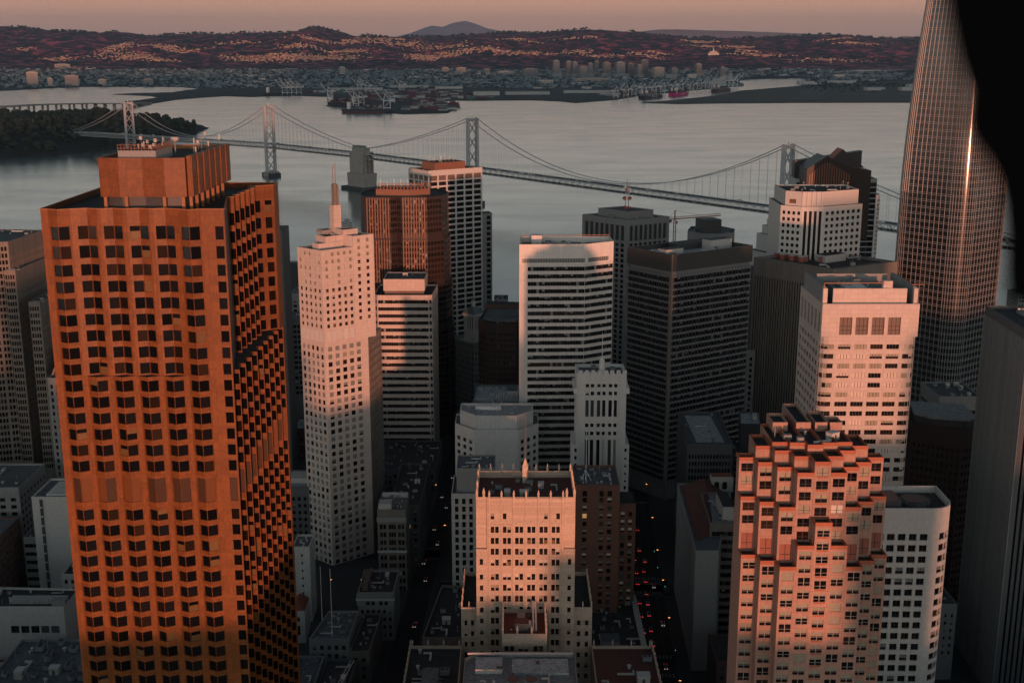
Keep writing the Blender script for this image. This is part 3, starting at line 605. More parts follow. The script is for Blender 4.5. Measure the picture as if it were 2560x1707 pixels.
# container stacks on the piers
mass = MB()
for i in range(520):
    f = R.random(); x, y = R.choice(((-520 + 230 * f, 5600 + R.uniform(0, 700)), (-850 + 700 * f, 6500 + R.uniform(-150, 900)), (560 + 900 * f - 60, 7050 + 1500 * f + R.uniform(0, 260)), (-1250 + 900 * f, 7400 + R.uniform(0, 500))))
    if not inside(x, y, MAIN): continue
    h = R.choice((5, 8, 11, 13)); mass.box(x, x + R.uniform(24, 60), y, y + 12, 2.6, 2.6 + h, R.choice(('box_rust', 'box_grey', 'box_teal', 'box_rust', 'box_pink', 'warehouse')), .1)
struct('container_stacks', mass, 'rows of stacked containers on the far piers', 'stuff')

# ------------------------------------------------------------------ suspension bridge
t = Thing('suspension_bridge', 'long grey double suspension bridge crossing the bay', 'bridge', (-316, 2580, 0))
BO = np.array((646., 1546.)); BU = np.array((-.681, .732)); BN = np.array((.732, .681))
def bp(s, n=0): q = BO + BU * s + BN * n; return float(q[0]), float(q[1])
DS = [-250, 0, 354, 1058, 1412, 1766, 2470, 2824, 2960]; DZ = [44, 52, 61, 71.5, 75, 74, 57, 47, 43]
dz = lambda s: float(np.interp(s, DS, DZ))
SPAN = 15.2
b = MB(); tr = MB(); st = np.arange(-250, 2960, SPAN)
for s0, s1 in zip(st[:-1], st[1:]):
    for off, wdt, th in ((0, 20, 1.0), (-9.2, 20, 1.0)):
        P = [(*bp(s0, -10), dz(s0) + off), (*bp(s1, -10), dz(s1) + off), (*bp(s1, 10), dz(s1) + off), (*bp(s0, 10), dz(s0) + off)]
        b.face(P, 'asphalt'); b.face([(x, y, z - th) for x, y, z in reversed(P)], 'steel_dark')
    for n in (-10, 10):
        A0 = (*bp(s0, n), dz(s0)); A1 = (*bp(s1, n), dz(s1)); B0 = (*bp(s0, n), dz(s0) - 9.6); B1 = (*bp(s1, n), dz(s1) - 9.6); M0 = (*bp((s0 + s1) / 2, n), dz((s0 + s1) / 2) - 9.6)
        tr.bar(A0, A1, .9, 'steel_grey', 1.7); tr.bar(B0, B1, .9, 'steel_grey', 1.3); tr.bar(A0, B0, .55, 'steel_grey'); tr.bar(A0, M0, .6, 'steel_grey'); tr.bar(M0, A1, .6, 'steel_grey')
        tr.bar((*bp(s0, n), dz(s0) + 1.3), (*bp(s1, n), dz(s1) + 1.3), .25, 'steel_grey')
t.part('deck', b); t.part('stiffening_truss', tr, kind='stuff')
TOP = {354: 155, 1058: 163, 1766: 161, 2470: 145}
for s, zt in TOP.items():
    b = MB(); zd = dz(s)
    for n in (-11, 11):
        A = [bp(s - 3.2, n - 1.9), bp(s - 3.2, n + 1.9), bp(s + 3.2, n + 1.9), bp(s + 3.2, n - 1.9)]
        k = 1.12; c = bp(s, n); P0 = [(c[0] + (x - c[0]) * 1.25, c[1] + (y - c[1]) * 1.25) for x, y in A]
        b.prism(P0[::-1], 4, zt, 'steel_grey', None, False, A[::-1])
    tw = t.part('tower', b); x_ = MB(); LV = np.linspace(zt - 6, zd + 6, 4)
    for za, zb in zip(LV[:-1], LV[1:]):
        for q in (-1, 1): x_.bar((*bp(s, -9.6 * q), za), (*bp(s, 9.6 * q), zb), 1.5, 'steel_grey', 1.7)
    x2 = MB(); LV = np.linspace(zd - 12, 12, 3)
    for za, zb in zip(LV[:-1], LV[1:]):
        for q in (-1, 1): x2.bar((*bp(s, -9.6 * q), za), (*bp(s, 9.6 * q), zb), 1.5, 'steel_grey', 1.7)
    x_.bar((*bp(s, -10), zt - 4), (*bp(s, 10), zt - 4), 3, 'steel_grey', 5); x2.bar((*bp(s, -10), 12), (*bp(s, 10), 12), 3, 'steel_grey', 4)
    x_.bar((*bp(s, 0), zt - 4), (*bp(s, 0), zt + 4), 1.6, 'steel_grey')
    link('cross_bracing', x_.mesh('cross_bracing', t.loc), tw); link('cross_bracing', x2.mesh('cross_bracing', t.loc), tw); f = MB(); P = [bp(s - 20, -13), bp(s + 20, -13), bp(s + 20, 13), bp(s - 20, 13)]
    f.prism(P, -1, 7.5, 'steel_dark', 'concrete_pier'); P = [bp(s - 9, -16), bp(s + 9, -16), bp(s + 9, 16), bp(s - 9, 16)]; f.prism(P, -1, 10, 'concrete_pier', 'concrete_pier'); link('pier', f.mesh('pier', t.loc), tw)
def cable(s0, z0, s1, z1, sag, n):
    out = []
    for i in range(n + 1):
        f = i / n; out.append((s0 + (s1 - s0) * f, z0 + (z1 - z0) * f - 4 * sag * f * (1 - f)))
    return out
SP = [cable(0, 56, 354, 155, 9, 12), cable(354, 155, 1058, 163, (155 + 163) / 2 - 71.5, 30), cable(1058, 163, 1412, 83, 9, 12), cable(1412, 83, 1766, 161, 9, 12), cable(1766, 161, 2470, 145, (161 + 145) / 2 - 71, 30), cable(2470, 145, 2824, 50, 9, 12)]
hg = MB()
for n in (-10.3, 10.3):
    b = MB()
    for sp_ in SP:
        for (sa, za), (sb, zb) in zip(sp_[:-1], sp_[1:]): b.bar((*bp(sa, n), za), (*bp(sb, n), zb), 1.15, 'steel_grey')
        s_ = [q[0] for q in sp_]; z_ = [q[1] for q in sp_]
        for s in np.arange(s_[0] + 12, s_[-1] - 5, 15.2):
            zc = float(np.interp(s, s_, z_))
            if zc - dz(s) > 3: hg.bar((*bp(s, n), dz(s)), (*bp(s, n), zc), .2, 'steel_dark')
    t.part('main_cable', b)
t.part('hangers', hg, kind='stuff')
b = MB()                                                             # the concrete anchorage between the two halves
P0 = [bp(1385, -17), bp(1385, 17), bp(1439, 17), bp(1439, -17)][::-1]; P1 = [bp(1388, -13.5), bp(1388, 13.5), bp(1436, 13.5), bp(1436, -13.5)][::-1]
b.prism(P0, 3, 34, 'concrete_pier', 'concrete_pier', False, inset(P0, 1.2)); b.prism(P1, 34, 78, 'concrete_pier'); P2 = [bp(1398, -12), bp(1398, 12), bp(1428, 12), bp(1428, -12)][::-1]; b.prism(P2, 78, 86, 'concrete_pier')
an = t.part('anchorage', b); b = MB(); b.prism([bp(1372, -26), bp(1372, 26), bp(1452, 26), bp(1452, -26)][::-1], -1, 6, 'steel_dark', 'concrete_dark'); link('fender', b.mesh('fender', t.loc), an)
for q in (-1, 0, 1):
    b = MB(); P = [bp(1384.2, 9 * q - 1.4), bp(1384.2, 9 * q + 1.4), bp(1388, 9 * q + 1.4), bp(1388, 9 * q - 1.4)][::-1]; b.prism(P, 5, 76, 'concrete_pier'); link('rib', b.mesh('rib', t.loc), an)
b = MB(); b.prism([bp(1405, -8), bp(1405, 8), bp(1432, 8), bp(1432, -8)][::-1], 86, 90, 'copper_green'); link('roof_house', b.mesh('roof_house', t.loc), an)
rnd = random.Random(5)
VM = []
for m_, hh, ll in (('car_white', 1.5, 4.6), ('car_dark', 1.5, 4.6), ('car_grey', 3.4, 11), ('car_white', 3.6, 12)):
    b_ = MB(); b_.box(-ll / 2, ll / 2, -1, 1, .3, hh * .6, m_); b_.box(-ll / 3, ll / 3, -.9, .9, hh * .6, hh, m_); VM.append(b_.mesh('vehicle'))
for i in range(150):
    s = rnd.uniform(-200, 2900); n = rnd.choice((-6.5, -3, 0, 3, 6.5)); x, y = bp(s, n); o = link('bridge_car', VM[rnd.choices(range(4), (4, 4, 1.2, 1))[0]], None, (x, y, dz(s) + .02)); o.rotation_euler[2] = math.atan2(BU[1], BU[0])
    tag(o, 'tiny vehicle driving on the top deck of the suspension bridge', 'car', 'vehicles on the bridge')

# ------------------------------------------------------------------ wooded island and the low viaduct behind it
SHX = [-3400, -2600, -1800, -1505, -1375, -1295, -1216, -1164, -1137, -1108, -1085]; SHY = [2950, 3020, 3120, 3237, 3307, 3379, 3467, 3588, 3732, 3887, 4250]
IPX = [-3400, -1756, -1606, -1531, -1443, -1368, -1325, -1301, -1269, -1247, -1197, -1174, -1136, -1098, -1060]; IPZ = [44, 52, 47, 52, 55, 52, 44, 32, 40, 36, 29, 22, 17, 12, 0]
def isle_z(x, y):
    x = np.asarray(x, float); y = np.asarray(y, float); d = y - np.interp(x, SHX, SHY)
    return np.interp(x, IPX, IPZ) * sm(-25, 330, d) * sm(4620, 4250, y) * (1 + .10 * wob(x, y, 90)) + 13 * sm(-10, 14, d) * sm(4500, 4380, y) * (x < -1090) - 4
grid('island_hill', np.arange(-3400, -1050, 14), np.arange(2940, 4700, 16), isle_z, 'soil_dark')
mass = MB(); n = 0
while n < 2600:
    x = R.uniform(-2000, -1085); y = R.uniform(3150, 4350); z = float(isle_z(x, y))
    if z < 6 or wob(x, y, 120, 4) < -.62 + (.5 if z < 22 else 0): continue
    n += 1; h = 5 + 20 * R.random() ** 1.8; blob(mass, x, y, z - 2, h * R.uniform(.3, .75), h, 'leaf_dark', 7, 5)
struct('island_woodland', mass, 'dense dark trees covering the island', 'stuff')
def leaf_crown(mb, x, y, z, r, h, n, m='leaf_dark', leaf=1.0):
    for i in range(n):
        u = R.uniform(-1, 1); a = R.uniform(0, 6.283); q = math.sqrt(max(0, 1 - u * u)) * R.uniform(.55, 1); blob(mb, x + r * q * math.cos(a), y + r * q * math.sin(a), z + h * (.5 + .5 * u) * R.uniform(.8, 1), r * R.uniform(.28, .5) * leaf, h * R.uniform(.2, .36), m, 6, 4)
def tree_mesh(h, r, seed):
    tr = MB(); tr.cyl(0, 0, .55, -2, h * .62, 'bark', 7, .2)
    for k in range(5): a = 1.3 * k + seed; tr.bar((0, 0, h * (.35 + .05 * k)), (r * .6 * math.cos(a), r * .6 * math.sin(a), h * (.6 + .06 * k)), .35, 'bark')
    cr = MB(); leaf_crown(cr, 0, 0, h * .38, r, h * .55, 22); return tr.mesh('trunk'), cr.mesh('crown')
TM = [tree_mesh(20, 7, 0), tree_mesh(26, 5.5, 1), tree_mesh(16, 8, 2), tree_mesh(23, 8.5, 3)]
def tree(x, y, z, k, s, a, label, group):
    o = link('tree', None, None, (x, y, z)); o.rotation_euler[2] = a; o.scale = (s,) * 3; tag(o, label, 'tree', group); link('trunk', TM[k][0], o); link('crown', TM[k][1], o)
for x, y in ((-1115, 3975), (-1120, 4020), (-1128, 3965), (-1133, 4010), (-1142, 3990), (-1150, 3950), (-1156, 4000), (-1166, 3970), (-1172, 4010), (-1104, 3990), (-1180, 3960), (-1188, 3990)):
    tree(x, y, float(isle_z(x, y)) - 1, R.randrange(4), R.uniform(.9, 1.2), R.uniform(0, 6), 'tall dark tree standing at the right tip of the wooded island', 'trees at the island tip')
for i in range(70):
    x = -1900 + 700 * i / 70 + R.uniform(-5, 5); y = 3890 + R.uniform(-40, 60); tree(x, y, float(isle_z(x, y)) - 1, R.randrange(4), R.uniform(.6, 1.1), R.uniform(0, 6), 'dark tree along the crest of the wooded island', 'trees on the island crest')
t = Thing('island_house', 'pale low house near the top of the wooded island', 'house', (-1453, 3700, float(isle_z(-1453, 3700)))); z = t.loc[2]
b = MB(); b.box(-1462, -1438, 3695, 3706, z - 6, z + 14, 'house_wall'); b.box(-1437, -1431, 3697, 3706, z - 6, z + 12, 'house_wall'); t.part('wall', b); b = MB(); b.box(-1463, -1437, 3694, 3707, z + 14, z + 15, 'house_roof'); t.part('roof', b)
t = Thing('viaduct', 'long pale low viaduct running behind the wooded island', 'bridge', (-1928, 5165, 0)); V = [(-2420, 3900, 66), (-2200, 4350, 62), (-2030, 4801, 56), (-1955, 5165, 50), (-1885, 5560, 36), (-1850, 5950, 16), (-1850, 6290, 4.5)]
b = MB()
for (x0, y0, z0), (x1, y1, z1) in zip(V[:-1], V[1:]):
    for o in (-13, 13): b.bar((x0 + o * 1.4, y0, z0), (x1 + o * 1.4, y1, z1), 24, 'concrete_pier', 4.5)
t.part('deck', b)
for i in range(22):
    f = i / 21 * 5.6; k = int(f); g = f - k; x, y, z = (V[k][j] + (V[k + 1][j] - V[k][j]) * g for j in range(3)); b = MB()
    for o in (-18, 18): b.box(x + o - 4, x + o + 4, y - 2.5, y + 2.5, -1, z - 1.5, 'concrete_pier')
    t.part('pillar', b)
t = Thing('ferry', 'white and blue ferry crossing the bay behind the twin-mast tower', 'boat', (-282, 2042, 0)); t.o.location = (-282, 2042, 0); t.o.rotation_euler[2] = 1.0; t.loc = (0, 0, 0)
b = MB(); b.prism([(-19, -4.5), (14, -4.5), (20, 0), (14, 4.5), (-19, 4.5)], -.5, 3, 'car_white', 'steel_dark', False, [(-19, -5), (15, -5), (22, 0), (15, 5), (-19, 5)]); t.part('hull', b)
for k, (x0, x1, zz) in enumerate(((-17, 14, 3), (-15, 11, 6), (-4, 8, 9))):
    b = MB(); b.box(x0, x1, -4.4, 4.4, zz, zz + 2.6, 'paint_white'); d = t.part('deckhouse', b); b = MB(); b.box(x0 + .6, x1 + .06, -4.46, 4.46, zz + 1, zz + 2, 'glass_blue'); link('window_strip', b.mesh('window_strip'), d)

# ------------------------------------------------------------------ city ground, hill and added shade ridge behind the viewpoint, streets
def city_z(x, y):
    y = np.asarray(y, float); return 20 - 17.5 * sm(800, 1320, y) + 62 * sm(120, -420, y) + 0 * np.asarray(x, float)
grid('city_ground', np.linspace(-1100, 1500, 40), np.concatenate([np.linspace(-1400, 120, 30), np.linspace(150, 1380, 60)]), lambda x, y: city_z(x, y) - .15 * 0, 'pavement')
RS = [(-9000, 115), (-120, 118), (-95, 78), (440, 78), (470, 130), (520, 186), (900, 186), (1100, 140), (1700, 150), (1900, 190), (3000, 190), (3400, 160), (9000, 150)]  # added unseen ridge, its skyline shaped to shade the far shore and bridge
def west_z(x, y): k = np.clip(1 - np.abs(y + 2000) / 700, 0, 1); return np.interp(x - 324, [p[0] for p in RS], [p[1] for p in RS]) * np.sqrt(k) + 1
grid('shade_ridge', np.arange(-9000, 9001, 45), np.arange(-2700, -1301, 50), west_z, 'hill_scrub')
b = MB(); b.prism([(-1100, 1379), (1500, 1379), (1500, 1384), (-1100, 1384)], -2, 2.6, 'concrete_grey'); struct('sea_wall', b)
def street(name, P, wd, label=None):
    b = MB(); n = 14; L_ = []; R_ = []
    (x0, y0), (x1, y1) = P; d = math.hypot(x1 - x0, y1 - y0); nx, ny = (y1 - y0) / d * wd / 2, -(x1 - x0) / d * wd / 2
    for i in range(n + 1):
        f = i / n; x, y = x0 + (x1 - x0) * f, y0 + (y1 - y0) * f; z = float(city_z(x, y)) + .05; L_.append((x - nx, y - ny, z)); R_.append((x + nx, y + ny, z))
    for i in range(n): b.face([L_[i], R_[i], R_[i + 1], L_[i + 1]], 'asphalt')
    for S, sg in ((L_, -1), (R_, 1)):                                # kerbs and pavements
        for i in range(n):
            a, c = S[i], S[i + 1]; w_ = 3.2 * sg / (wd / 2); A = (a[0] + nx * w_, a[1] + ny * w_, a[2] + .14); C = (c[0] + nx * w_, c[1] + ny * w_, c[2] + .14); a2 = (a[0], a[1], a[2] + .14); c2 = (c[0], c[1], c[2] + .14)
            b.face([a2, A, C, c2] if sg > 0 else [A, a2, c2, C], 'pavement'); b.face([a, a2, c2, c], 'concrete_grey')
    return struct(name, b, label)
S1 = ((58.5, 330), (79, 760)); S2 = ((-56, 420), (-36, 860)); street('street', S1, 17); street("street", S2, 12)
street('street', ((-160, 470), (30, 495)), 10); street('street', ((-40, 598), (190, 590)), 11); street('street', ((-330, 620), (-40, 640)), 11)
b = MB()
def on(S, f, n):
    (x0, y0), (x1, y1) = S; d = math.hypot(x1 - x0, y1 - y0); x, y = x0 + (x1 - x0) * f, y0 + (y1 - y0) * f; return x + (y1 - y0) / d * n, y - (x1 - x0) / d * n
def mark(S, f0, f1, n0, n1):
    P = [on(S, f0, n0), on(S, f0, n1), on(S, f1, n1), on(S, f1, n0)]; b.face([(x, y, float(city_z(x, y)) + .062) for x, y in P], 'marking')
for S, wd in ((S1, 17),):
    for i in range(70):
        for n in (-wd / 4, 0, wd / 4): mark(S, i / 70, i / 70 + .006, n - .09, n + .09)
for f in (.40, .44, .60, .64, .90):
    for k in range(9): n = -7.2 + k * 1.7; mark(S1, f, f + .0075, n, n + .75)
struct('road_markings', b)

# ------------------------------------------------------------------ city buildings
def rod(mb, x, y, z0, z1, r=.12, m='metal_light'): mb.cyl(x, y, r, z0, z1, m, 6, r * .7)
def bld(name, label, x, y, group=None): return Thing(name, label, 'building', (x, y, 0), group)

# --- tall orange granite tower with zigzag bays
def orange_tower():
    t = bld('office_tower', 'tall orange-brown granite tower with zigzag bay windows, foremost at left', -98, 345); Y0 = 317.3; CX = [-118.1 + 6.82 * i for i in range(6)]; g = 'granite_orange'
    ctr = lambda c, h: (c - h / 2, c + h / 2)
    up = [ctr(250.7, 3.5), ctr(245.6, 3.3)] + [ctr(240.8 - 4.48 * i, 3.0) for i in range(7)]
    lo = [ctr(209.4 - 4.55 * i, 3.0) for i in range(6)] + [(176.3, 183.2)] + [ctr(172.5 - 4.58 * i, 3.0) for i in range(26)]
    kf = pick(g=24, n=5, gw=.3, wg=.8, w=.3); top = len(lo) - 1
    def kl(lst):
        order = sorted(lst); return lambda xi, zi: R.choice(('vd', 'vd', 'v')) if order[zi][1] - order[zi][0] > 6 else kf()
    for z0, z1, zs, upper in ((0, 212, lo, False), (212, 257, up, True)):
        P = [(-122.9, Y0)]; S = [None]
        for i, cx in enumerate(CX):
            o, q = (Y0, Y0 - 1.5) if not (upper and 0 < i < 5) else (Y0 + .35, Y0 + 1.35)
            P += [(cx - 2.9, o), (cx, q), (cx + 2.9, o)]; L = math.hypot(2.9, 1.0 if upper and 0 < i < 5 else 1.5)
            S += [dict(xs=[(.5, L - .04)], zs=zs, kf=kl(zs), nm=0, dp=.3), dict(xs=[(.04, L - .5)], zs=zs, kf=kl(zs), nm=0, dp=.3), None]
        S[0] = None; S = [None] + S[1:]
        P += [(-78.6, Y0)]; S += [dict(xs=[(1.0, 3.15)], zs=zs, kf=kl(zs), nm=0, dp=.3)]
        P += [(-75.0, Y0)]
        if not upper:
            for k in range(1, 10):
                xo = -75 + 2.5 * k / 9; yk = Y0 + 6.63 * k
                P += [(xo - 2.1, yk), (xo, yk)]; S += [dict(xs=[], zs=[], m='metal_dark'), dict(xs=[(.22, 1.88)], zs=zs, kf=kl(zs), nm=0, dp=.3)]
            P += [(-72.5, 379)]; S += [None]
        else:
            P += [(-79.9, 342)]; S += [dict(xs=[], zs=[], m='metal_dark')]
            for k in range(5):
                xo = -79.0 + .35 * k; yk = 343 + 5.2 * k
                P += [(xo - 1.0, yk), (xo + .9, yk)]; S += [dict(xs=[], zs=[], m='metal_dark'), dict(xs=[(.2, 1.7)], zs=zs, kf=kf, nm=0, dp=.3)]
            P += [(-79.2, 369), (-72.7, 373)]; S += [dict(xs=[], zs=[], m='metal_dark'), dict(xs=[(.8, 3.2), (4.6, 6.8)], zs=zs, kf=kf, nm=0, dp=.3)]
            P += [(-72.5, 379)]; S += [None]
        P += [(-122.9, 379)]; S += [None, None]
        mb = MB(); block(t, mb, P, z0, z1, g, S, par=None)
        Q = P; mb.face([(x, y, z1 - (1.6 if upper else 0)) for x, y in Q], 'roof_dark')
        if upper:
            for i in range(len(Q)):
                a, c = Q[i], Q[(i + 1) % len(Q)]; mb.bar((*a, z1), (*c, z1), .35, 'granite_orange_trim', .25)
        t.part('wall', mb, label='orange granite wall folded into bays')
    # crown house on the roof
    PB = [(-108.4, 322), (-103, 321.2), (-97, 321.8), (-91, 321.2), (-85.7, 322), (-84.9, 365), (-108, 365)]
    mb = MB(); mb.prism(inset(PB, 1.6), 255, 260, 'metal_dark', False); mb.prism(PB, 259.6, 269.8, g, False, True); roof(mb, PB, 269.8, 1.2, .4, 'granite_orange_trim', 'roof_dark'); ph = t.part('roof_house', mb)
    for k in range(7):
        y0 = 323 + 6.0 * k; mb = MB(); mb.box(-85.5 + .13 * k, -84.1 + .13 * k, y0, y0 + 4.6, 259.6, 270.2, g); t.part('side_panel', mb, ph)
        mb = MB(); mb.box(-85.2, -84.4, y0 - .5, y0, 255.4, 259.6, 'granite_orange_trim'); t.part('stub_column', mb, ph)
    for x in (-107.5, -102, -92, -87): mb = MB(); mb.box(x, x + .8, 321.6, 322.4, 255.4, 259.6, 'granite_orange_trim'); t.part('stub_column', mb, ph)
    mb = MB(); mb.box(-104, -94, 325, 341, 268.6, 271.4, 'unit_grey', top='roof_dark'); pl = t.part('roof_platform', mb)
    mb = MB()
    for z in (272, 272.9):
        for a, c in (((-104, 325), (-94, 325)), ((-94, 325), (-94, 341)), ((-104, 325), (-104, 341))): mb.bar((*a, z), (*c, z), .1, 'granite_orange_trim')
    for i in range(12): f = i / 11; mb.bar((-104 + 10 * f, 325, 271.4), (-104 + 10 * f, 325, 272.9), .1, 'granite_orange_trim'); mb.bar((-94, 325 + 16 * f, 271.4), (-94, 325 + 16 * f, 272.9), .1, 'granite_orange_trim')
    t.part('railing', mb, pl)
    for i in range(26):
        x, y = R.choice(((R.uniform(-103, -95), R.uniform(328, 345)), (R.uniform(-92, -86), R.uniform(336, 364)))); mb = MB(); z = 269; h = R.uniform(2, 5); rod(mb, x, y, z, z + h, .08, 'unit_grey')
        if i % 3 == 0: mb.cyl(x, y - .3, .5, z + h - .6, z + h + .3, 'concrete_white', 12, .4)
        elif i % 3 == 1: mb.box(x - .18, x + .18, y - .12, y + .12, z + h - 1.4, z + h + .2, 'concrete_white')
        else: mb.bar((x - .7, y, z + h * .8), (x + .7, y, z + h * .8), .08, 'unit_grey')
        t.part('antenna', mb)
    mb = MB(); mb.cyl(-94.5, 346, .7, 272.2, 272.7, 'concrete_white', 14, 1.3); mb.cyl(-94.5, 346, 1.3, 272.7, 273.4, 'concrete_white', 14, .9); mb.cyl(-94.5, 346, .2, 269, 272.2, 'unit_grey', 6); t.part('radome', mb)
    t.finish(300)
orange_tower()

# --- pink stone tower with twin masts, set corner-on
def twin_mast_tower():
    t = bld('office_tower', 'pale pink stone tower with twin needle masts and punched windows', -95, 640); g = 'stone_pink'
    L_, C_, R_ = (-112.9, 635.2), (-98.4, 623.5), (-83.4, 635.8); v = (L_[0] - C_[0], L_[1] - C_[1]); W_ = (-73.6, 643.8); d_ = (-77.6, 640.5)
    up = rows(193.3, 3.79, 11, 1.9); lo = rows(143.3, 4.15, 30, 2.5, 20); n = len(up)
    ku = lambda xi, zi: R.choices(('b', 'p'), (3, 2))[0] if zi >= n - 5 else R.choices(('g', 'w', 'wg', 'gb', 'n'), (3, 2, 3, 2, 2))[0]
    kl_ = pick(r=7, g=3, n=2, gr=2, b=.7, gb=.6)
    mech = [(146.0, 151.8)]
    mb = MB(); add = lambda p: (p[0] + v[0], p[1] + v[1])
    A = dict(zs=up, kf=ku, nm=1, dp=.25)
    block(t, mb, [L_, C_, R_, add(R_)], 145, 195, g, [dict(A, xs=lambda L: cols(L, 5, .42, .6, .6), zs=up), dict(A, xs=lambda L: cols(L, 5, .46, 1.0, .2)), None, None, None], mr='roof_dark'); t.part('upper_wall', mb)
    mb = MB(); up2 = rows(198.9, 3.79, 12, 1.9); block(t, mb, [R_, W_, add(W_), add(R_)], 145, 200.6, g, [dict(xs=lambda L: cols(L, 2, .33, .6, 1.2), zs=up2, kf=lambda x, z: 'b' if z > 8 else R.choice(('g', 'wg', 'n')), nm=1, dp=.25), None, None, None], mr='roof_dark'); t.part('wing_wall', mb)
    for a, c, nn in ((L_, C_, 5), (C_, R_, 5)):      # tall blank panels between the two window zones
        Lx = math.hypot(c[0] - a[0], c[1] - a[1]); dx, dy = (c[0] - a[0]) / Lx, (c[1] - a[1]) / Lx
        for u0, u1 in cols(Lx, nn, .66, .6, .6):
            p = MB(); o = .14; q = [(a[0] + dx * u0 + dy * o, a[1] + dy * u0 - dx * o), (a[0] + dx * u1 + dy * o, a[1] + dy * u1 - dx * o), (a[0] + dx * u1 - dy * .05, a[1] + dy * u1 + dx * .05), (a[0] + dx * u0 - dy * .05, a[1] + dy * u0 + dx * .05)]
            p.prism(q, 146.2, 152.0, 'stone_white'); t.part('panel', p)
    mb = MB(); S_ = (-73.0, 664)
    block(t, mb, [L_, C_, d_, S_, (-98, 672), (-111, 652)], 0, 145, g, [dict(xs=lambda L: cols(L, 5, .55, .5, .5), zs=lo, kf=kl_, nm=0, dp=.3), dict(xs=lambda L: cols(L - 3.6, 5, .58, 1.0, .2), zs=lo, kf=kl_, nm=0, dp=.3), dict(xs=lambda L: cols(L, 14, .5), zs=lo, kf=kl_, nm=0, dp=.2, m='concrete_brown'), None, None, None], mr='roof_dark'); t.part('lower_wall', mb)
    a45 = math.atan2(R_[1] - C_[1], R_[0] - C_[0]); ctr = (-96, 640)
    for (w_, d__, z0, z1, ox, oy, nm_) in ((15, 6, 194, 197.4, -1, -3, 'stone_pink'), (20, 10, 194, 200.6, 3, 4, 'stone_pink'), (9, 8, 200.6, 203.4, 8, 5, 'stone_pink'), (7, 6, 200.6, 202.4, -4, 8, 'concrete_grey')):
        x, y = ctr[0] + ox, ctr[1] + oy; p = MB(); P = rect(x - w_ / 2, x + w_ / 2, y - d__ / 2, y + d__ / 2, a45, (x, y)); p.prism(P, z0, z1, nm_, False); roof(p, P, z1, .6, .3, nm_, 'roof_dark'); t.part('roof_step', p)
    p = MB(); sx, sy = -94.2, 649; p.box(sx - 2.2, sx + 2.2, sy - 2.2, sy + 2.2, 199, 215.4, 'stone_pink', a45); st_ = t.part('spire_base', p); p = MB(); p.box(sx - 1.2, sx + 1.2, sy - 1.2, sy + 1.2, 215.4, 226.5, 'concrete_brown', a45); p.box(sx + .3, sx + 1.3, sy - 1.9, sy - 1.3, 208, 226, 'concrete_brown', a45, (sx, sy)); t.part('spire_shaft', p, st_)
    for q in (-.7, .6): p = MB(); rod(p, sx + q, sy, 226.5, 236.6 + q, .2, 'granite_orange_trim'); t.part('needle_mast', p, st_)
    clutter(t, rect(-104, -88, 632, 648), 200.6, 5, sc=.5)
    t.finish(300, 6)
twin_mast_tower()

# --- horizontally banded tower with a box on its roof
def banded_tower():
    t = bld('office_tower', 'pale tower with close horizontal window bands and pink box on its roof', -72, 815); g = 'stone_pink'
    P = [(-92.8, 807), (-90.3, 802.1), (-55.7, 802.1), (-53.6, 803.4), (-52, 839.8), (-92.5, 839.8)]; zs = rows(131.6, 4.85, 26, 2.35, 5); mb = MB()
    k = pick(g=6, n=2, gr=1.2)
    block(t, mb, P, 0, 135, g, [dict(xs=[(.5, 4.4)], zs=zs, kf=k, nm=1), dict(xs=[(.5, 34.1)], zs=zs, kf=k, nm=20, name='window_band', dp=.7), dict(xs=[(.3, 2.1)], zs=zs, kf=k, nm=0), dict(xs=lambda L: cols(L, 16, .62), zs=zs, kf=k, nm=0), None, None], mr='roof_dark'); t.part('wall', mb)
    PB = rect(-86.6, -58.8, 808, 834); mb = MB(); mb.prism(inset(PB, .7), 133, 137, 'louver_brown', False); mb.prism(PB, 136.8, 144.8, g, False, True); roof(mb, PB, 144.8, .7, .4, g, 'roof_grey'); t.part('roof_box', mb)
    clutter(t, rect(-78, -63, 814, 830), 144.1, 3, sc=.7); t.finish(300)
banded_tower()

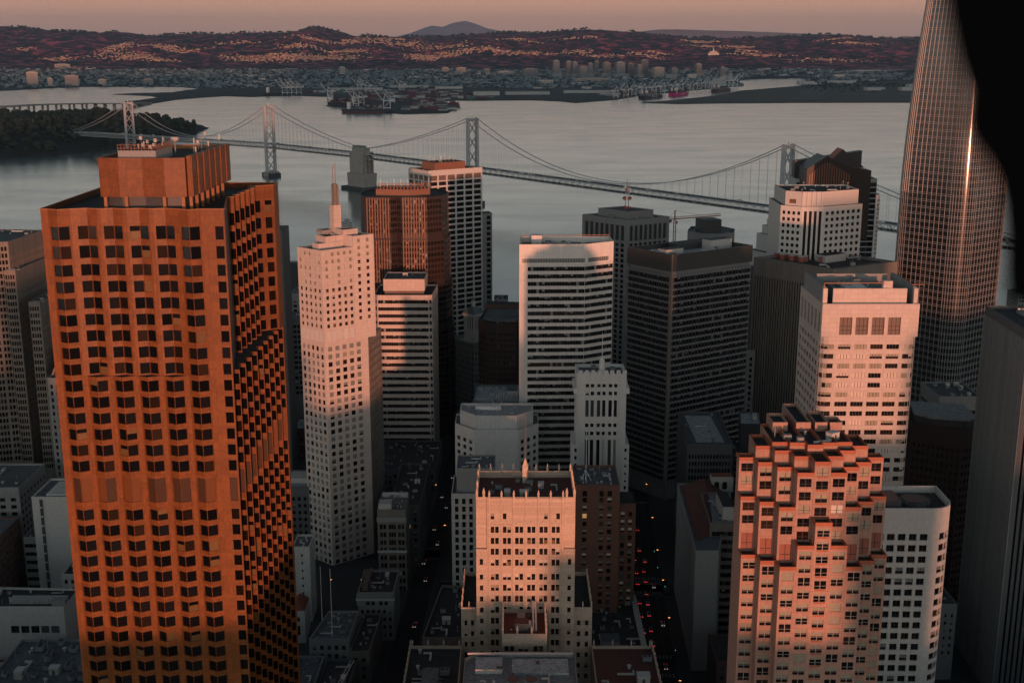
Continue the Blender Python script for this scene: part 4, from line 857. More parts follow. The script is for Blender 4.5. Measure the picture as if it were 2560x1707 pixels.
# --- dark round tower with rose piers
def round_tower():
    t = bld('office_tower', 'dark round-sided tower with glowing vertical rose piers on its front', -78, 875)
    k = pick(n=8, g=2); mb = MB()
    for i, (z0, z1, e) in enumerate(((165.5, 195, 0), (133, 165.5, 1.3), (100, 133, 2.6), (0, 100, 3.9))):
        P = [(-101.4, 848.2), (-84.5, 847.2), (-80.5, 850.2), (-76.5, 847.2), (-59.2, 848.2)]
        arc = [(-49.4 - 0, 856), (-46, 866), (-45.6, 878), (-49, 892), (-58, 903), (-72, 908), (-88, 907), (-100, 899), (-107, 887), (-108.5, 872), (-106.2, 858)]
        P += [(x + e * (.9 if x > -78 else -.9), y + e * .4) for x, y in arc]; zs = rows(z1 - 2, 4.1, int((z1 - z0 - 3) / 4.1), 2.5, 30)
        block(t, mb, P, z0, z1, 'granite_brown', [dict(xs=[(.2, 16.6)], zs=zs, kf=k, nm=8, name='window_band'), dict(xs=[(.2, 4.8)], zs=zs, kf=k, nm=2, name='window_band'), dict(xs=[(.2, 4.8)], zs=zs, kf=k, nm=2, name='window_band'), dict(xs=[(.2, 16.9)], zs=zs, kf=k, nm=8, name='window_band')] + [dict(xs=lambda L: [(.15, L - .15)], zs=zs, kf=k, nm=4, name='window_band')] * 3 + [None] * 9, par=1.0 if i == 0 else .3, mr='roof_dark')
        for x in [-100.8 + 1.86 * j for j in range(9)] + [-75.7 + 1.86 * j for j in range(9)]:
            p = MB(); q = .25 * i if x < -80 else -.25 * i; p.box(x - .32 + q, x + .32 + q, 846.6, 848.6, z0 + 1, z1 - .4, 'rose_pier'); t.part('pier', p)
    t.part('wall', mb)
    mb = MB(); PB = [(-96, 862), (-72, 858), (-58, 866), (-62, 884), (-94, 884)]; mb.prism(PB, 193.5, 199, 'rose_pier', 'roof_dark'); t.part('roof_house', mb); mb = MB()
    for i in range(16):
        f = i / 15; a = (-95 + 36 * f, 860.5 - 2.5 * math.sin(3.1 * f) + 3 * f, 199); mb.bar(a, (a[0] + 1.2, a[1], 203), .3, 'granite_orange_trim'); mb.bar((a[0] + 1.2, a[1], 203), (a[0] + 2.4, a[1], 199), .3, 'granite_orange_trim')
        if i % 2: mb.bar((a[0], a[1] + 3, 199), (a[0], a[1] + 3, 204 + 2.5 * R.random()), .2, 'paint_white')
    mb.bar((-94, 860, 203), (-59, 863, 203), .3, 'granite_orange_trim'); t.part('roof_lattice', mb, kind='stuff'); t.finish(300, 8)
round_tower()

# --- white gridded tower behind it
def grid_tower():
    t = bld('office_tower', 'white tower with a bold grid of wide dark windows against the bay', -55, 1020); mb = MB(); P = para((-86.9, 1028.8), (-68.3, 1002.8), (-25.1, 1033.8)); zs = rows(187.9, 4.62, 33, 3.15, 30) + [(188.9, 193.0)]; k = pick(g=8, n=1); kk = lambda x, z: 'vb' if z == 33 - 0 or zs_s[z][1] > 190 else k(); zs_s = sorted(zs)
    block(t, mb, P, 0, 197.5, 'stone_white', [dict(xs=lambda L: cols(L, 4, .82, .5, .5), zs=zs, kf=kk, nm=0, dp=.5), dict(xs=lambda L: cols(L, 6, .83, .5, .5), zs=zs, kf=kk, nm=0, dp=.5), None, None], mr='roof_dark'); t.part('wall', mb)
    mb = MB(); Pw = [(-25.1, 1034.3), (-17, 1039), (-20, 1052), (-30, 1050)]; block(t, mb, Pw, 0, 158, 'concrete_grey', [dict(xs=[(4, 8)], zs=rows(156, 4.62, 24, 3.2, 30), kf=k, nm=0), None, None, None]); t.part('side_wing', mb)
    mb = MB(); PB = rect(-72, -42, 1014, 1034, .62); mb.prism(PB, 195, 203.5, 'rose_pier', False); roof(mb, PB, 203.5, .6, .4, 'rose_pier', 'roof_dark'); t.part('roof_house', mb); clutter(t, rect(-68, -46, 1016, 1032, .62), 203, 14, (1, 0, 0, 2, 0, 6), .5); t.finish(300, 9)
grid_tower()

# --- white ribbon-window tower lit along its left edge
def ribbon_tower():
    t = bld('office_tower', 'white tower with black ribbon windows and blank crown, glowing at upper left', 30, 675); P = [(4, 664.8), (40.4, 666.1), (56.8, 676.3), (56, 694), (5, 692)]; zs = rows(178.9, 4.2, 33, 2.35, 40); L0 = math.hypot(36.4, 1.3); mb = MB(); k = pick(g=8, gr=1, n=1)
    a, b_, c = P[0], P[1], P[2]; lv = [(181.2, 183.5)]
    wall(t, mb, a, b_, 0, 180, [(4.7, L0 - .05)], zs, 'band_white', k, .45, 19, frame='frame_dark', name='window_band'); wall(t, mb, a, b_, 180, 191.5, [(1.6, L0 - .05)], lv, 'panel_white', lambda *q: 'r', .25, 22, name='louver_band')
    wall(t, mb, b_, c, 0, 180, [(.05, 19.2)], zs, 'band_white', k, .45, 11, name='window_band'); wall(t, mb, b_, c, 180, 191.5, [(2, 16)], lv, 'panel_white', lambda *q: 'r', .25, 9, name='louver_band')
    for i in (2, 3, 4): wall(t, mb, P[i], P[(i + 1) % 5], 0, 191.5, [], [], 'band_white')
    roof(mb, P, 191.5, 3.2, .5, 'panel_white', 'roof_grey'); t.part('wall', mb); mb = MB()
    mb.bar((5, 690, 192.5), (56, 693, 192.5), .3, 'granite_orange_trim'); mb.bar((5, 666, 192.3), (5, 690, 192.5), .2, 'granite_orange_trim'); t.part('rail', mb); mb = MB(); mb.box(11, 17, 684, 689, 188, 193.5, 'panel_white'); t.part('roof_hut', mb)
    clutter(t, P, 188.3, 12, (4, 3, 0, 3, 1, 2)); t.finish(300)
ribbon_tower()

# --- grey pier tower with red and white lattice mast
def mast_tower():
    t = bld('office_tower', 'grey concrete tower with red and white antenna mast on top', 90, 965); P = para((56.3, 973.8), (89.2, 941.3), (124.5, 961.4)); mb = MB(); k = pick(g=8, n=1, y=1); zs = rows(147, 4.1, 26, 2.9, 40) + [(149, 161)]
    kk = lambda x, z: 'k' if z == len(zs) - 1 else k()
    block(t, mb, P, 0, 166, 'concrete_grey', [dict(xs=lambda L: cols(L, 8, .68, 2, 2), zs=zs, kf=kk, nm=1, dp=1.1), dict(xs=lambda L: cols(L, 8, .68, 2, 2), zs=zs, kf=kk, nm=1, dp=1.1), None, None], mr='roof_grey'); t.part('wall', mb)
    mb = MB(); PB = para((69, 974), (91, 952), (112, 964)); mb.prism(PB, 164, 171, 'concrete_grey', False); roof(mb, PB, 171, .8, .4, 'concrete_grey', 'roof_grey'); t.part('roof_house', mb)
    ms = MB(); mx_, my_ = 91, 966
    for i in range(6):
        z0, z1 = 171 + i * 3.4, 171 + (i + 1) * 3.4; m = ('paint_red', 'paint_white')[i % 2]; w_ = 1.5 - .12 * i
        for a in (-w_, w_):
            for c in (-w_, w_): ms.bar((mx_ + a, my_ + c, z0), (mx_ + a * .92, my_ + c * .92, z1), .35, m)
        for a, c in (((-w_, -w_), (w_, -w_)), ((w_, -w_), (w_, w_))): ms.bar((mx_ + a[0], my_ + a[1], z0), (mx_ + c[0], my_ + c[1], z1), .22, m); ms.bar((mx_ + c[0], my_ + c[1], z0), (mx_ + a[0], my_ + a[1], z1), .22, m)
    rod(ms, mx_, my_, 191, 195, .2, 'paint_red'); mt = t.part('antenna_mast', ms)
    for z, o, r in ((180, -2.4, 1.5), (180, 2.2, 1.4), (187, 1.9, 1.3), (189, -1.8, 1.2), (185.5, 2.3, 1.1)):
        d = MB(); 
        for q in range(10): a0, a1 = 6.283 * q / 10, 6.283 * (q + 1) / 10; d.face([(mx_ + o, my_ - 2.2, z), (mx_ + o + r * math.cos(a0), my_ - 2.7, z + r * math.sin(a0)), (mx_ + o + r * math.cos(a1), my_ - 2.7, z + r * math.sin(a1))], 'granite_red_trim' if z < 184 else 'paint_white')
        t.part('dish', d, mt)
    clutter(t, P, 165, 6); t.finish(300)
mast_tower()

# --- dark corner-on tower with light spandrel dashes
def dash_tower():
    t = bld('office_tower', 'dark tower seen corner-on with rows of light grey spandrel dashes', 110, 750); P = para((72.3, 751.6), (95.8, 722.3), (150.4, 758.1)); mb = MB(); k = pick(g=10, n=1, l=.03); zs = rows(161.6, 3.95, 33, 2.75, 30)
    block(t, mb, P, 0, 163.4, 'spandrel_grey', [dict(xs=[(.1, 36.8)], zs=zs, kf=k, nm=17, dp=1.0, name='window_band'), dict(xs=[(.8, 65.2)], zs=zs, kf=k, nm=24, dp=1.0, name='window_band'), None, None], par=None)
    for i in (0, 1):                                               # dark piers cut the spandrels into dashes
        a, c = P[i], P[i + 1]; n = (18, 25)[i]; L = math.hypot(c[0] - a[0], c[1] - a[1]); dx, dy = (c[0] - a[0]) / L, (c[1] - a[1]) / L
        for j in range(1, n):
            u = L * j / n; q = MB(); x, y = a[0] + dx * u, a[1] + dy * u; q.prism([(x - dx * .2 + dy * .05, y - dy * .2 - dx * .05), (x + dx * .2 + dy * .05, y + dy * .2 - dx * .05), (x + dx * .2 - dy * .9, y + dy * .2 + dx * .9), (x - dx * .2 - dy * .9, y - dy * .2 + dx * .9)], 28, 163.3, 'metal_dark', False); t.part('pier', q)
    t.part('wall', mb); mb = MB(); PC = inset(P, -.35)
    for i in range(4): wall(t, mb, PC[i], PC[(i + 1) % 4], 165.6, 176, [], [], 'metal_bronze')
    roof(mb, PC, 176, 3.4, .6, 'metal_bronze', 'roof_white'); mb.prism(inset(P, .8), 163.4, 165.6, 'spandrel_grey', False); t.part('crown', mb)
    mb = MB(); x, y = P[1]; mb.prism([(x - 1.1, y + 1.2), (x, y - .7), (x + 1.3, y + .7), (x + .2, y + 1.6)], 0, 176.1, 'concrete_brown'); t.part('corner_pier', mb)
    for (x, y, a, w_, d_, h) in ((97, 738, .58, 14, 7, 3.2), (112, 768, .58, 26, 9, 2.4), (130, 768, .58, 18, 8, 4.5)): mb = MB(); mb.box(x - w_ / 2, x + w_ / 2, y - d_ / 2, y + d_ / 2, 172.5, 172.6 + h + 1.5, 'concrete_white' if h != 2.4 else 'metal_dark', a, (x, y), True, 'roof_grey'); t.part('roof_hut', mb)
    clutter(t, P, 172.6, 8, (4, 3, 0, 4, 0, 1)); t.finish(300)
dash_tower()

# --- brown fluted tower with red tanks on the roof
def fluted_tower():
    t = bld('office_tower', 'brown-grey tower of narrow vertical slots with red tanks on its roof', 205, 785); P = para((160.5, 800.7), (201.2, 755.1), (251, 784.5)); mb = MB()
    block(t, mb, P, 0, 161, 'concrete_brown', [dict(xs=lambda L: cols(L, 30, .42, .8, .8), zs=[(22, 149)], kf=lambda *a: 'g', nm=0, nh=0, dp=.4, name='window_slot'), dict(xs=lambda L: cols(L, 28, .42, .8, .8), zs=[(22, 149)], kf=lambda *a: 'g', nm=0, dp=.4, name='window_slot'), None, None], par=1.2, th=3.5, mr='roof_dark'); t.part('wall', mb)
    for i in range(7): mb = MB(); x, y = 177 + 5.2 * (i % 4) + 2 * (i // 4), 806 - 4.4 * (i % 4) - 6.5 * (i // 4); mb.cyl(x, y, 2.0, 159.8, 163, 'unit_red', 16); mb.cyl(x, y, 2.15, 163, 163.4, 'concrete_white', 16); t.part('roof_tank', mb)
    mb = MB(); mb.box(200, 219, 789, 798, 159.8, 164.6, 'concrete_white', .55, top='roof_dark'); hh = t.part('roof_house', mb); mb = MB(); mb.box(199.6, 203, 786.4, 787.2, 160, 163.5, 'unit_red', .55); t.part('door', mb, hh); mb = MB()
    for i in range(5):
        x, y = 218 + 2.4 * i, 784 + 1.5 * i; mb.bar((x, y, 159.8), (x, y, 163.2), .3, 'metal_dark'); mb.bar((x + 2, y + 5, 159.8), (x + 2, y + 5, 163.2), .3, 'metal_dark'); mb.bar((x, y, 163.2), (x + 2, y + 5, 163.2), .3, 'metal_light')
    mb.bar((218, 784, 163.2), (228, 790, 163.2), .3, 'metal_light'); t.part('pipe_frame', mb); clutter(t, P, 159.8, 8, (3, 2, 0, 3, 0, 1), 6); t.finish(300, 6)
fluted_tower()

# --- pale pink tower with rounded glazed corners and sloped skylights
def skylight_tower():
    t = bld('office_tower', 'pale pink tower with rounded glazed corners and four sloping dark skylights', 154, 530); g = 'stone_pink'; zs = rows(172.7, 4.3, 33, 2.1, 25); mb = MB(); n = len(zs)
    def kf(xi, zi):
        f = n - 1 - zi
        if f in (6, 7, 9): return R.choices(('g', 'n'), (4, 2))[0]
        return R.choices(('p', 'b', 'g', 'gb', 'gp', 'n'), (3, 6, 3, 2, 1, 1) if f < 9 else (2, 2, 5, 1, 1, 2))[0]
    r = 3.2; x0, x1, y0, y1 = 133.1, 174.7, 512.1, 553
    arcL = [(x0 + r - r * math.cos(a), y0 + r - r * math.sin(a)) for a in (0, .52, 1.05, 1.571)]; arcR = [(x1 - r + r * math.sin(a), y0 + r - r * math.cos(a)) for a in (0, .52, 1.05, 1.571)]
    P = arcL + arcR + [(x1, y1), (x0, y1)]; XS = [(.05, 2.7)] + [(a - r, c - r) for a, c in ((7.7, 13.1), (14.65, 20.05), (21.6, 27.0), (28.6, 34.0))] + [(32.5, 35.15)]
    sp_ = [dict(xs=lambda L: [(.02, L - .02)], zs=zs, kf=kf, nm=1, dp=.25)] * 3 + [dict(xs=XS, zs=zs, kf=kf, nm=3, dp=.3)] + [dict(xs=lambda L: [(.02, L - .02)], zs=zs, kf=kf, nm=1, dp=.25)] * 3 + [dict(xs=lambda L: cols(L, 6, .6), zs=zs, nm=1, kf=pick(g=3, r=2)), None, dict(xs=lambda L: cols(L, 7, .6, 1, 1), zs=zs, kf=pick(g=4, r=2, y=2), nm=1)]
    block(t, mb, P, 0, 176, g, sp_, par=None); t.part('wall', mb); mb = MB()
    Pt = rect(x0, x1, y0, y1); sl = [(7.7, 13.1), (14.65, 20.05), (21.6, 27.0), (28.6, 34.0)]
    wall(t, mb, Pt[0], Pt[1], 176, 190.5, sl, [(176.9, 184.6)], g, lambda *a: 'vb', .9, 2, 2, name='skylight'); 
    for i in (1, 2, 3): wall(t, mb, Pt[i], Pt[(i + 1) % 4], 176, 190.5, cols(40, 6, .5, 1, 1) if i == 3 else [], [(176.9, 186)] if i == 3 else [], g, lambda *a: 'vb', .5, 1)
    roof(mb, Pt, 190.5, 1.0, .6, g, 'roof_grey'); t.part('crown_wall', mb)
    mb = MB(); mb.box(138.2, 170.0, 515.6, 516.8, 189.5, 196.5, g); mb.box(133.6, 135.5, 514.4, 516.4, 189.5, 196.8, g); mb.box(172.6, 174.3, 514.4, 516.4, 189.5, 196.8, g); mb.box(133.7, 135.2, 516.4, 549, 189.5, 197.2, 'concrete_grey'); mb.box(172.7, 174.2, 516.4, 549, 189.5, 197.2, 'concrete_grey'); mb.box(138.2, 170, 545, 546, 189.5, 197.5, 'concrete_grey'); t.part('roof_screen', mb)
    mb = MB(); mb.bar((134, 515, 199), (160, 515.5, 199), .35, 'granite_orange_trim'); mb.bar((134, 515, 196.5), (134, 515, 199), .35, 'granite_orange_trim'); mb.box(160, 164, 517, 520, 190, 199.5, g); mb.bar((172, 516, 198.2), (177, 516, 198.2), .3, 'granite_orange_trim'); t.part('davit', mb)
    mb = MB(); mb.box(141, 167, 519, 540, 189.5, 194.5, 'copper_green'); mb.box(145, 154, 521, 533, 194.5, 196, 'metal_light'); t.part('roof_plant', mb); clutter(t, rect(140, 168, 520, 544), 194.5, 7, (3, 3, 0, 2, 1, 1)); t.finish(300)
skylight_tower()

# --- stepped pink granite tower of bays
def stepped_tower():
    t = bld('apartment_tower', 'stepped pink granite tower of cascading terraced bays, foremost at right', 83, 330); g = 'granite_pink'; W = 4.46; X0 = 83.2; YB = 352; FH = 3.78
    base = [161.0 - FH * i for i in range(30)]
    kd = pick(g=4, gb=11, b=2.5, gb2=4, n=1); ks = pick(b=5, p=1, g=6, gb=3, n=2)
    def cell(c, yf, z0, z1, trim=True, louv=False, blank=False, w_=W, tier=0):
        YB = 352 - 6.5 * abs(c) - .06 * tier; x0, x1 = X0 + (c - .5) * w_ + .004 + .02 * tier, X0 + (c + .5) * w_ - .004 - .02 * tier; mb = MB(); zs = []; lv = []
        if louv: lv = [(z0 + .9, z0 + 5.6)]
        k = z1 - 1.7
        while k - 2.35 > (lv[0][1] + .4 if lv else z0 + .4) and k > 45: zs.append((k - 2.35, k)); k -= FH
        if blank: zs = [(z1 - 4.4, z1 - 1.9)] if z1 - z0 > 5 else []
        kf = (lambda xi, zi: 'vr' if (lv and zi == 0) or blank else (ks() if z0 > 150 else kd())); a = lv + zs
        wall(t, mb, (x0, yf), (x1, yf), z0, z1, [(.62, W - .62)] if w_ == W else [(.8, 3.4)], a, g, kf, .22, 1, 1, frame='frame_light' if z0 < 150 else 'frame_dark')
        for A, B in (((x1, yf), (x1, YB)), ((x1, YB), (x0, YB)), ((x0, YB), (x0, yf))): wall(t, mb, A, B, z0, z1, [], [], g)
        roof(mb, [(x0, yf), (x1, yf), (x1, YB), (x0, YB)], z1, .9, .28, 'granite_red_trim' if trim else g, 'roof_dark')
        if trim: mb.box(x0 - .05, x1 + .05, yf - .08, yf + .02, z1 - 1.05, z1 + .02, 'granite_red_trim'); mb.box(x0 - .06, x0 + .01, yf - .04, yf + 5, z1 - 1.05, z1 + .02, 'granite_red_trim')
        for z in [q[0] - .55 for q in zs[::1]]:
            if z > 60 and not blank: mb.box(x0 + .7, x1 - .7, yf - .06, yf + .02, z, z + .45, 'granite_red_trim' if c == 0 else g)
        t.part('bay', mb)
    LV1, LV2, LV3 = 162.2, 177.5, 187.3
    for c in range(-4, 5):
        a = abs(c); y1 = 305 + max(0, a - 2) * 4.0
        top1 = {0: 174.9, 1: 168.3}.get(a, LV1); cell(c, y1, 0, top1, louv=False)
        y2 = 309.5 + max(0, a - 2) * 4.0; top2 = {0: 190.4, 1: 187.3}.get(a, LV2); cell(c, y2, top1 - .95, top2, louv=a >= 2, tier=1)
        y3 = 314 + max(0, a - 2) * 4.0
        if a in (1, 2, 3, 4): cell(c, y3, top2 - .95, {1: 190.4}.get(a, LV3), tier=2)
        if a in (2, 3): cell(c, y3 + 4.2, LV3 - .95, 190.6, tier=3)
        if a < 3: cell(c, 318.4 + a * 1.9, 185.4, 192.2 - .5 * (a == 2), blank=True, tier=4)
    for c in (-1.5, 0, 1.2, 2): cell(c, 333, 190.6, 194.0, trim=False, blank=True, tier=6 + c)
    for i, (x, y, z) in enumerate(((77, 326, 191.3), (86, 322, 191.3), (90, 327, 191), (83, 330, 191.3), (80, 323, 191.3), (74, 328, 191))): t.put(UN[i % 6], units()[i % 6], (x, y, z), .3 * i, (.7, .7, .7))
    t.finish(300)
stepped_tower()

# --- tall ribbed grey slab cut by the right edge
def ribbed_slab():
    t = bld('office_tower', 'tall dark ribbed slab standing at the right edge', 230, 505); P = [(211.9, 534.4), (209.9, 483), (252, 481), (254, 533)]; mb = MB()
    block(t, mb, P, 0, 185, 'concrete_dark', [dict(xs=lambda L: cols(L, 27, .42, .6, 1.6), zs=[(20, 180)], kf=lambda *a: 'g', nm=0, dp=.14, name='window_slot'), dict(xs=lambda L: cols(L, 18, .42, 1.6, .6), zs=[(20, 180)], kf=lambda *a: 'g', nm=0, dp=.14, name='window_slot'), None, None], par=1.4, mr='roof_dark'); t.part('wall', mb)
    for i in range(28):
        f = i / 27; x, y = 211.9 - 2 * f, 534.4 - 51.4 * f; p = MB(); p.box(x - .38, x + .05, y - .36, y + .36, 20, 181, 'concrete_grey'); t.part('rib', p)
    mb = MB(); mb.box(222, 244, 492, 526, 183.6, 184.6, 'unit_grey'); t.part('roof_plant', mb); clutter(t, P, 184.6, 8, (2, 4, 1, 2, 1, 2), 7); t.finish(300, 5)
ribbed_slab()

# --- cream building with rounded corner
def rounded_block():
    t = bld('office_block', 'cream building with square dark windows and rounded right corner, bottom right', 145, 412); g = 'concrete_white'; arc = [(147.2, 401.1), (150.4, 401.6), (153.0, 403.2), (154.8, 405.4), (155.8, 408.5)]; P = [(127, 401.4)] + arc + [(156, 424), (127, 424)]; zs = rows(131.5, 4.22, 26, 2.5, 22); mb = MB(); k = pick(g=6, n=2, gr=1)
    sp_ = [dict(xs=cols(20.2, 5, .7, .5, .5), zs=zs, kf=k, nm=1, dp=.5), None, dict(xs=lambda L: [(.02, L - .02)], zs=zs, kf=k, nm=0, dp=.5), dict(xs=lambda L: [(.02, L - .3)], zs=zs, kf=k, nm=0, dp=.5), None, dict(xs=lambda L: cols(L, 4, .7), zs=zs, kf=k), None, None]
    block(t, mb, P, 0, 141, g, sp_, par=2.6, th=.6, mr='roof_dark'); t.part('wall', mb); mb = MB(); mb.cyl(145, 414, 5.5, 138, 139.6, 'roof_grey', 20); mb.cyl(145, 414, 4.6, 139.6, 139.9, 'metal_dark', 20); t.part('roof_ring', mb); mb = MB(); mb.box(128, 137, 404, 415, 138, 142.6, 'metal_dark'); t.part('roof_tank', mb); t.finish(300)
rounded_block()

# --- gothic cream tower with pinnacles
def pinnacle(t, x, y, z, s=1.0, parent=None):
    s *= .78; o = t.put('pinnacle', PIN, (x, y, z), 0, (s, s, s), parent); return o
_p = MB(); _p.box(-.42, .42, -.42, .42, -1.2, 1.0, 'terracotta_cream'); _p.prism(rect(-.52, .52, -.52, .52), 1.0, 2.8, 'terracotta_cream', None, False, rect(-.1, .1, -.1, .1)); _p.box(-.55, .55, -.55, .55, .8, 1.0, 'terracotta_cream'); PIN = _p.mesh('pinnacle')
def arch_mesh():
    b = MB(); N_ = 6; pts = [(0, 0), (1, 0), (1, .72)] + [(.5 + .5 * math.cos(a), .72 + .28 * math.sin(a)) for a in [math.pi * i / N_ for i in range(1, N_)]] + [(0, .72)]
    b.face([(x, 0, z) for x, z in pts], 'glass'); b.face([(.46, -.05, 0), (.54, -.05, 0), (.54, -.05, .98), (.46, -.05, .98)], 'frame_dark'); return b.mesh('arched_window')
ARCH = arch_mesh()
def gothic_tower():
    t = bld('gothic_tower', 'cream gothic tower crowned with pinnacles, glowing at bottom centre', 5, 450); g = 'terracotta_cream'; zc = [115.9, 111.5, 107.0, 96.7, 92.1, 87.5, 82.9, 78.3, 73.7, 69.1]; ar = [120.4, 101.2]
    kd = pick(g=8, gp=1.6, n=3, gb=1.4, wg=.8); k2 = lambda xi, zi: kd()
    zs = [(z - 1.3, z + 1.2) for z in zc + ar] + [(124.6, 126.9)]; order = sorted(zs)
    XS = []
    for i in range(6): c = 2.31 + 4.62 * i + .65; XS += [(c - 1.52, c - .17), (c + .17, c + 1.52)]
    def skip(xi, zi):
        if order[zi][0] > 124: return xi not in (0, 2, 9, 11)
        return False
    mb = MB(); wall(t, mb, (-9.5, 432), (19.6, 432), 0, 133, XS, zs, g, k2, .4, 0, 1, skip=skip)
    for A, B in (((-9.5, 433.2), (-9.5, 432)), ((19.6, 432), (19.6, 433.2))): wall(t, mb, A, B, 0, 133, [], [], g)
    cz = [(z - 1.05, z + 1.05) for z in zc if z < 106] + [(100.2, 102.2), (106.2, 108.6)]
    for x0, x1, xs in ((-13.6, -9.5, [(1.3, 2.6)]), (19.6, 23.9, [(1.6, 2.9)])):
        wall(t, mb, (x0, 433.2), (x1, 433.2), 0, 133, [], [], g)
        wall(t, mb, (x0, 431.7) if x0 < 0 else (x0 + .02, 431.7), (x1 - .02, 431.7) if x0 < 0 else (x1, 431.7), 0, 112.6, xs, cz, g, k2, .4, 0, 1); mb.face([(x0, 431.7, 112.6), (x1, 431.7, 112.6), (x1, 433.2, 112.6), (x0, 433.2, 112.6)], g)
        for q in (x0, x1): mb.face([(q, 431.7, 0), (q, 433.2, 0), (q, 433.2, 112.6), (q, 431.7, 112.6)], g)
    wall(t, mb, (23.9, 433.2), (23.9, 462), 0, 133, [], [], g); wall(t, mb, (23.9, 462), (-13.6, 462), 0, 133, [], [], g); wall(t, mb, (-13.6, 462), (-13.6, 433.2), 0, 133, [], [], g)
    mb.face([(-13, 433.4, 130.4), (23.4, 433.4, 130.4), (23.4, 461.4, 130.4), (-13, 461.4, 130.4)], 'roof_red')
    for A, B in (((-13.1, 433.5), (-13.1, 461.5)), ((-13.1, 461.5), (23.4, 461.5)), ((23.4, 461.5), (23.4, 433.5)), ((23.4, 432.8), (-13.1, 432.8))): mb.face([(*A, 130.3), (*B, 130.3), (*B, 133), (*A, 133)], g); mb.bar((*A, 133.05), (*B, 133.05), .6, g, .3)
    t.part('wall', mb)
    for i in range(7):
        x = -9.0 + 4.62 * i + .45; p = MB(); p.box(x - .38, x + .38, 431.55, 432.1, 60, 133.4, g); t.part('pilaster', p); pinnacle(t, x, 431.9, 134)
    for i in range(9): pinnacle(t, -13.1 + 4.55 * i, 461.6, 134)
    for y in (437, 443, 449, 455): pinnacle(t, -13.3, y, 134); pinnacle(t, 23.6, y, 134)
    for x in (-13.2, -10.6, 20.6, 23.5): pinnacle(t, x, 432.6, 134.2, 1.25)
    for i in range(6):                                                # blind arcade in the crown
        c = -9.5 + 2.31 + 4.62 * i + .65; p = MB(); p.prism([(c - 1.7, 431.8), (c + 1.7, 431.8), (c + 1.7, 432.05), (c - 1.7, 432.05)], 121.9, 122.4, g); p.bar((c - 1.7, 431.85, 122.3), (c, 431.85, 123.9), .25, g); p.bar((c, 431.85, 123.9), (c + 1.7, 431.85, 122.3), .25, g); t.part('tracery', p)
        for q in (-1.1, 0, 1.1): p = MB(); p.box(c + q - .12, c + q + .12, 431.82, 432.05, 127.6, 131.4, g); t.part('rib', p)
    p = MB(); p.box(4.1, 6.3, 455, 457.2, 130, 137, g); p.prism(rect(4.0, 6.4, 454.9, 457.3), 137, 140.4, g, None, False, rect(5, 5.4, 455.9, 456.3)); sp_ = t.part('flag_turret', p); p = MB(); rod(p, 5.2, 456.1, 139, 158.5, .16, 'rose_pier'); t.part('flagpole', p, sp_)
    clutter(t, rect(-12, 22, 435, 460), 130.4, 16, (4, 2, 2, 3, 1, 2), 1.5, .75)
    for x0, x1 in ((-19.8, -13.62), (23.92, 31.2)):                   # low side wings
        p = MB(); zz = rows(80.5, 4.55, 9, 2.1, 30); block(t, p, [(x0, 437), (x1, 437), (x1, 470), (x0, 470)], 0, 86, g, [dict(xs=lambda L: cols(L, 2, .42, .5, .5), zs=zz, kf=k2, nm=0, nh=1), dict(xs=lambda L: cols(L, 7, .4), zs=zz, kf=k2, nm=0, nh=1), None, dict(xs=lambda L: cols(L, 7, .4), zs=zz, kf=k2, nm=0)], par=1.6, mr='roof_dark'); t.part('side_wing', p)
        for i in range(6): pinnacle(t, x0 + .3 if x0 < 0 else x1 - .3, 437.4 + 6 * i, 87, .9)
        pinnacle(t, (x0 + x1) / 2, 437.3, 87, .7)
    p = MB(); block(t, p, [(-3.7, 411), (12.9, 411), (12.9, 431.5), (-3.7, 431.5)], 0, 88, g, [dict(xs=[(.9, 2.5), (2.9, 4.5), (6.1, 7.7), (8.1, 9.7), (11.6, 13.2), (13.6, 15.2)], zs=rows(83.2, 4.55, 6, 2.2, 40), kf=k2, nm=0, nh=1), None, None, None], par=1.4, mr='roof_red'); t.part('front_annex', p)
    for i in range(4): pinnacle(t, -3.4 + 5.33 * i, 411.3, 89)
    for i in range(5): pinnacle(t, -3.4, 415 + 4 * i, 89); pinnacle(t, 12.6, 415 + 4 * i, 89)
    p = MB(); p.box(1, 6.2, 416, 421, 86.6, 89.6, 'concrete_brown', top='roof_red'); p.box(2, 5, 421, 428, 86.6, 88.6, 'unit_grey'); p.bar((8, 416, 86.7), (8, 430, 92), .6, 'metal_light'); p.bar((9, 416, 86.7), (9, 430, 92), .6, 'metal_light'); t.part('annex_roof_house', p); clutter(t, rect(-3, 12, 412, 431), 86.6, 5, sc=.6)
    for x0, x1 in ((-40, -19.6), (31, 55)):                           # broad podium either side
        p = MB(); P = [(x0, 360), (x1, 360), (x1, 436.6), (x0, 436.6)]; block(t, p, P, 0, 70, g, [None, dict(xs=lambda L: cols(L, 16, .5), zs=rows(64, 4.5, 8, 2.2, 25), nm=0, kf=k2) if x0 > 0 else None, None, dict(xs=lambda L: cols(L, 16, .5), zs=rows(64, 4.5, 8, 2.2, 25), nm=0, kf=k2) if x0 < 0 else None], par=1.2, mr='roof_dark' if x0 < 0 else 'roof_red'); t.part('podium', p)
        for i in range(17): pinnacle(t, x0 + .3 if x0 < 0 else x1 - .3, 365 + 4.45 * i, 70.8, .85)
        for i in range(4): pinnacle(t, x0 + 1 + (x1 - x0 - 2) * i / 3, 436.4, 70.8, .85)
        clutter(t, P, 68.8, 16, (4, 3, 2, 4, 1, 1), 3)
    p = MB(); p.box(-33, -27, 400, 412, 68.8, 74, 'concrete_brown', top='roof_grey')
    for i in range(6): p.bar((-37, 395 + 3 * i, 70.5), (-26, 395 + 3 * i, 70.5), .3, 'metal_light')
    t.part('podium_roof_house', p); t.finish(300)
